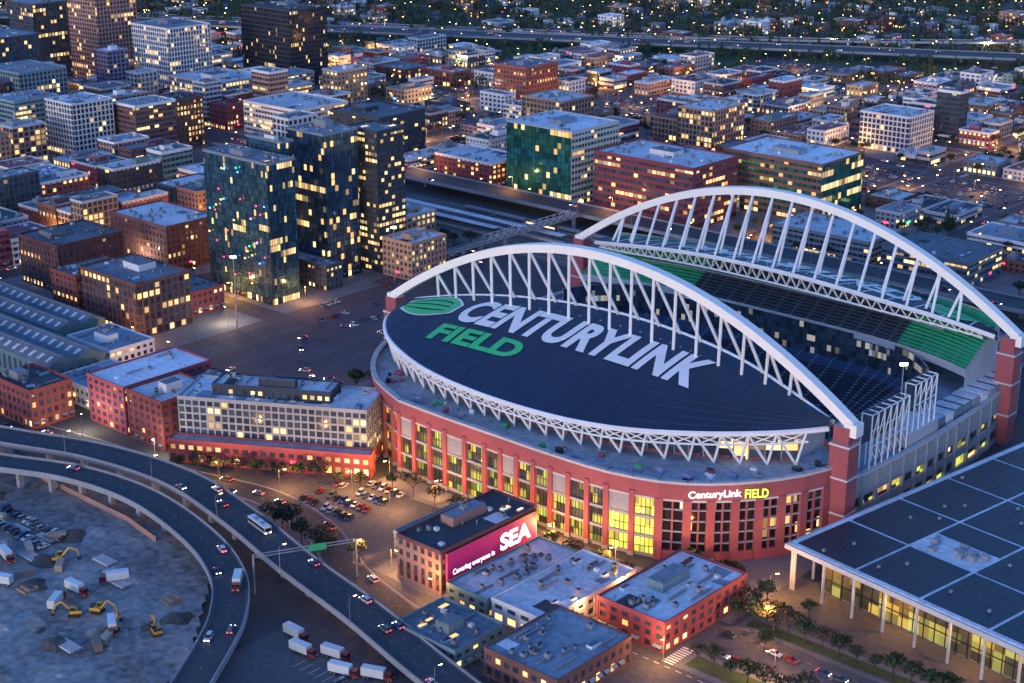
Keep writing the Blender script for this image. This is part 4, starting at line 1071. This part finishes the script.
def fill(s0, s1, e0, e1, zone):
    ok, Y = area((s0+s1)/2, (e0+e1)/2, 75)
    if not ok: return
    cs_, ce_ = (s0+s1)/2, (e0+e1)/2
    nh = near_hwy(cs_, ce_)
    far = Y > 1250
    beyond = ce_ > 616+(cs_+931)*.495
    if nh < 62 or (beyond and R() < .25):
        for _ in range(34 if nh < 62 else 50):
            x, y = U(s0-6, s1+6), U(e0-6, e1+6)
            if near_hwy(x, y) > 21: far_tree(x, y, 1.1)
        g = MB(); g.box(s0, s1, e0, e1, 0, .06, 'grass_mat'); g.obj('grass_verge'); return
    pave.append((s0, s1, e0, e1))
    biglot = zone == 'I' and ((-115 < s0 < 0 and 440 < e0 < 545) or R() < .06) and not beyond
    if biglot:
        g = MB(); g.box(s0+2, s1-2, e0+2, e1-2, .12, .17, 'asphalt'); y = e0+5
        rows_ = []
        while y < e1-9: rows_.append(y); y += 15
        for yy in rows_:
            x = s0+6
            while x < s1-6:
                g.box(x, x+.12, yy, yy+5, .17, .18, 'paint_white')
                if R() < .62 and clear(x, x+3, yy, yy+5, 0): car(x+1.45, yy+2.5, pi/2 if R() < .5 else -pi/2, .18, True)
                x += 2.9
        g.obj('parking_lot')
        lamp(cs_, ce_, 0, .15, 9000, True); lamp(cs_-22, ce_+15, 0, .15, 0, True); lamp(cs_+22, ce_-15, 0, .15, 0, True)
        return
    ns = random.choice([2, 2, 3, 3] if zone == 'P' else [2, 3, 3, 4]); ne = 2 if zone == 'P' else random.choice([2, 2, 3])
    if beyond: ns = ne = 3
    # unequal lot widths
    cut = lambda a, b_, k: [a]+sorted(a+(b_-a)*(j+U(-.22, .22))/k for j in range(1, k))+[b_]
    xs = cut(s0+1.5, s1-1.5, ns)
    for i in range(ns):
        ys = cut(e0+1.5, e1-1.5, ne)
        for j in range(ne):
            a0, a1, b0, b1 = xs[i], xs[i+1], ys[j], ys[j+1]
            a0 += U(0, .6); a1 -= U(0, 5 if zone != 'P' else .6); b0 += U(0, .6); b1 -= U(0, 6 if zone != 'P' else .6)
            if a1-a0 < 8 or b1-b0 < 8 or not clear(a0, a1, b0, b1, 1):
                continue
            t = R()
            if beyond:
                if t < .5:
                    x, y = (a0+a1)/2, (b0+b1)/2; w, d = U(10, 15), U(9, 13)
                    building('house', x-w/2, x+w/2, y-d/2, y+d/2, random.choice([6, 6.5, 9]), random.choice(['stucco_white', 'stucco_grey', 'brick_tan', 'brick_brown']), 'g_mid', random.choice(['roof_grey', 'roof_dark']), bay=3.5, shop=False, lod=1, reserve=False, pent=False)
                elif t < .62:
                    building('apartment_building', a0, a1, b0, b1, U(9, 16), random.choice(walls_new), 'g_high', random.choice(roofs), bay=4, lod=1, reserve=False)
                for _ in range(7):
                    x, y = U(a0, a1), random.choice([b0, b1])+U(-2, 2); far_tree(x, y)
                continue
            if zone == 'P':
                pb = .93; hgt = U(14, 27)
                if s0 < -480: hgt = U(18, 40)
                if s0 < -650: hgt = U(20, 60)
            else:
                pb = .76; hgt = random.choice([U(5, 9), U(5, 11), U(8, 14), U(10, 24)])
                if cs_ < -480: hgt = random.choice([U(8, 20), U(14, 36)])
                if cs_ > -30: hgt = U(5, 10); pb = .6
                if R() < .05 and Y < 1500: hgt = U(26, 40)
                if nh < 260: hgt = min(hgt, U(6, 15))
            if t < pb:
                wm = random.choice(walls_old if zone == 'P' else walls_new)
                st = random.choice(['punch', 'punch', 'grid', 'band'] if hgt > 12 else ['punch', 'band', 'punch'])
                gl = random.choice(['g_low', 'g_mid', 'g_mid', 'g_high', 'g_low', 'g_low'])
                nm = 'brick_building' if wm.startswith('brick') else ('apartment_building' if hgt > 14 else 'commercial_building')
                tr = random.choice([None, None, 'stucco_white', 'concrete_light']); rf = random.choice(roofs); by = U(3, 4) if not far else 4.2
                if R() < .3 and a1-a0 > 20 and hgt > 8:
                    # stepped massing: lower wing plus main block
                    mx_ = a0+(a1-a0)*U(.4, .6)
                    building(nm, a0, mx_-.1, b0, b1, hgt*U(.45, .7), wm, gl, random.choice(roofs), bay=by, fh=3.7, style=st, lod=1, reserve=False, trim=tr)
                    building(nm, mx_, a1, b0, b1-U(0, 4), hgt, wm, gl, rf, bay=by, fh=3.7, style=st, lod=1 if far else 0, reserve=False, trim=tr)
                else:
                    building(nm, a0, a1, b0, b1, hgt, wm, gl, rf, bay=by, fh=3.7, style=st, lod=1 if far else 0, reserve=False, trim=tr)
            elif t < pb+.15:
                g = MB(); g.box(a0, a1, b0, b1, .12, .17, 'asphalt')
                y = b0+3
                while y < b1-3: g.box(a0+3, a0+8, y, y+.15, .17, .18, 'paint_white'); g.box(a1-8, a1-3, y, y+.15, .17, .18, 'paint_white'); y += 2.9
                g.obj('parking_lot')
                y = b0+4.4
                while y < b1-4:
                    if R() < .6 and a1-a0 > 18: car(a0+5.5, y, 0, .18, True)
                    if R() < .6: car(a1-5.5, y, pi, .18, True)
                    y += 2.9
                if R() < .5: lamp((a0+a1)/2, (b0+b1)/2, 0, .15, 9000 if R() < .4 else 0, R() < .8)
            else:
                for _ in range(8):
                    if far: far_tree(U(a0, a1), U(b0, b1))
                    else: tree(U(a0, a1), U(b0, b1), random.choice([0, 1, 2, 3]))
    if zone == 'I' or R() < .3:
        for _ in range(7):
            x, y = (U(s0, s1), random.choice([e0+.4, e1-.4])) if R() < .5 else (random.choice([s0+.4, s1-.4]), U(e0, e1))
            if clear(x-3, x+3, y-3, y+3, 0): (far_tree(x, y, .7) if far else tree(x, y, random.choice([0, 1, 2])))
for k in range(0, 15):
    s0 = -1394+86*k
    for e0 in (-120, -40, 40, 120): fill(s0, s0+70, e0, e0+66, 'P')
    if s0 < -480: fill(s0, s0+70, 200, 262, 'P')
for k in range(-6, 21):
    s0 = -1394+86*k
    for j in range(0, 17):
        e0 = 300+82*j; fill(s0, s0+70, e0, e0+68, 'I')
for _ in range(2600):
    x = U(-2000, 200); y = U(600, 2100); ok, Y = area(x, y, 60)
    if ok and Y > 1560 and near_hwy(x, y) > 24 and y > 616+(x+931)*.495 and R() < (.95 if Y > 1780 else .5): far_tree(x, y, 1.15)
mass.obj('distant_tree_mass')
mb = MB()
for a in pave: mb.box(a[0], a[1], a[2], a[3], 0, .12, 'pavement_mat')
for a in ((-190, -128, 40, 186), (-204, -150, 292, 346), (-140, -60, 296, 350), (112, 146, -121, -73)): mb.box(a[0]-.3, a[1]+.3, a[2]-.3, a[3]+.3, 0, .125, 'pavement_mat')
mb.obj('pavement')
for k in range(0, 22):
    s = -1394+86*k-8
    for e_ in range(-120, 1400, 8):
        ok, Y = area(s, e_, 20)
        if not ok or (170 < e_ < 296) or not clear(s-5, s+5, e_-3, e_+3, 0) or near_hwy(s, e_) < 26 or (s > -100 and e_ < 290): continue
        if Y < 1400: marks.box(s-.08, s+.08, e_, e_+4, 0, .01, 'paint_yellow')
        if R() < (.26 if Y < 1500 else .12): car(s+random.choice([-2.6, 2.6, -5.6, 5.6]), e_, pi/2 if R() < .5 else -pi/2)
        if e_ % 40 == 0: lamp(s+6.4, e_+U(-3, 3), pi, .1, 16000 if (R() < .18 and Y < 1650) else 0, R() < .85)
ecs = [-47, 33, 113]+[293+82*j for j in range(0, 15)]
for e_ in ecs:
    for s in range(-1400, 300, 8):
        ok, Y = area(s, e_, 20)
        if not ok or not clear(s-3, s+3, e_-4, e_+4, 0) or near_hwy(s, e_) < 26 or (s > -130 and e_ < 290): continue
        if Y < 1400: marks.box(s, s+4, e_-.08, e_+.08, 0, .012, 'paint_yellow')
        if R() < (.26 if Y < 1500 else .12): car(s, e_+random.choice([-2.3, 2.3, -5, 5]), 0 if R() < .5 else pi)
        if s % 40 == 0: lamp(s, e_+6, -pi/2, .1, 16000 if (R() < .18 and Y < 1650) else 0, R() < .85)
        if (s+1394+8) % 86 < 8 and Y < 1300:
            for q in range(7): marks.box(s+12, s+15, e_-5+q*1.5, e_-4.4+q*1.5, 0, .014, 'paint_white')
marks.obj('road_marking')
for i in range(16): car(102+i*5.6, -73.8, 0 if R() < .5 else pi, .04, True) if R() < .8 else None
for i in range(36): car(52+(i % 9)*3.1, -96+(i//9)*8.5-3, pi/2+.3+random.choice([0, pi]), .04, True) if R() < .8 else None
for i in range(30): car(229+i*.45+3, 50+i*3.0-3, -.15, .02, True)
for i in range(28): car(222+i*.45, 48+i*3.0, -.15+pi, .02, True)
for i in range(10): tree(U(60, 105), U(-125, -118))
place(BUS, 'bus', (75, -138, 9.35), -.2); place(TRUCK, 'box_truck', (98, -166.5, 6.8), -.8); place(TRUCK, 'box_truck', (112, -100, .04), 1.2)
for i in range(5): place(TRUCK, 'box_truck', (128+i*9, -168-(i % 2)*5, .03), .1*i)
mb = MB(); mb.tube((96, -158, 0), (96, -158, 14), .35, 'metal_grey', 6); mb.tube((112, -128, 0), (112, -128, 14), .35, 'metal_grey', 6)
for z in (13, 14): mb.tube((96, -158, z), (112, -128, z), .2, 'metal_grey', 5)
mb.obox((96, -158), (112, -128), 18, 24, .3, .5, 12.2, 14.6, 'seats_green'); mb.obj('sign_gantry')

# ------------------------------------------------------------------ light
w = bpy.data.worlds.new('World'); scene.world = w; w.use_nodes = True; nt = w.node_tree
sk = nt.nodes.new('ShaderNodeTexSky'); sk.sky_type = 'NISHITA'; sk.sun_disc = False
SE, SR = radians(6), radians(170)
sk.sun_elevation = SE; sk.sun_rotation = SR; sk.ozone_density = 3.5
tint = nt.nodes.new('ShaderNodeMix'); tint.data_type = 'RGBA'; tint.blend_type = 'MULTIPLY'; tint.inputs['Factor'].default_value = 1
tint.inputs['B'].default_value = (.84, .93, 1.26, 1)
bg = nt.nodes['Background']; nt.links.new(sk.outputs[0], tint.inputs['A']); nt.links.new(tint.outputs['Result'], bg.inputs[0]); bg.inputs[1].default_value = .43
sd = Vector((sin(SR)*cos(SE), cos(SR)*cos(SE), sin(SE)))
sl = bpy.data.lights.new('sun', 'SUN'); sl.energy = .65; sl.angle = radians(14); sl.color = (1, .76, .70)
so = bpy.data.objects.new('sun', sl); COL.objects.link(so); so.rotation_euler = sd.to_track_quat('Z', 'Y').to_euler()

# ------------------------------------------------------------------ camera
cd = bpy.data.cameras.new('camera'); cam = bpy.data.objects.new('camera', cd); COL.objects.link(cam)
cam.location = (470.1, -450.7, 248)
pt = radians(19.06)
fw = Vector((-.6675*cos(pt), .7446*cos(pt), -sin(pt)))
cam.rotation_euler = fw.to_track_quat('-Z', 'Y').to_euler()
cd.sensor_width = 36; cd.lens = 1615/1024*36; cd.clip_end = 30000; cd.clip_start = 1
scene.camera = cam
scene.view_settings.view_transform = 'Standard'; scene.view_settings.look = 'None'; scene.view_settings.exposure = 0
print('LIGHTS', NL, 'TREES', ntree, 'OBJ', len(bpy.data.objects))
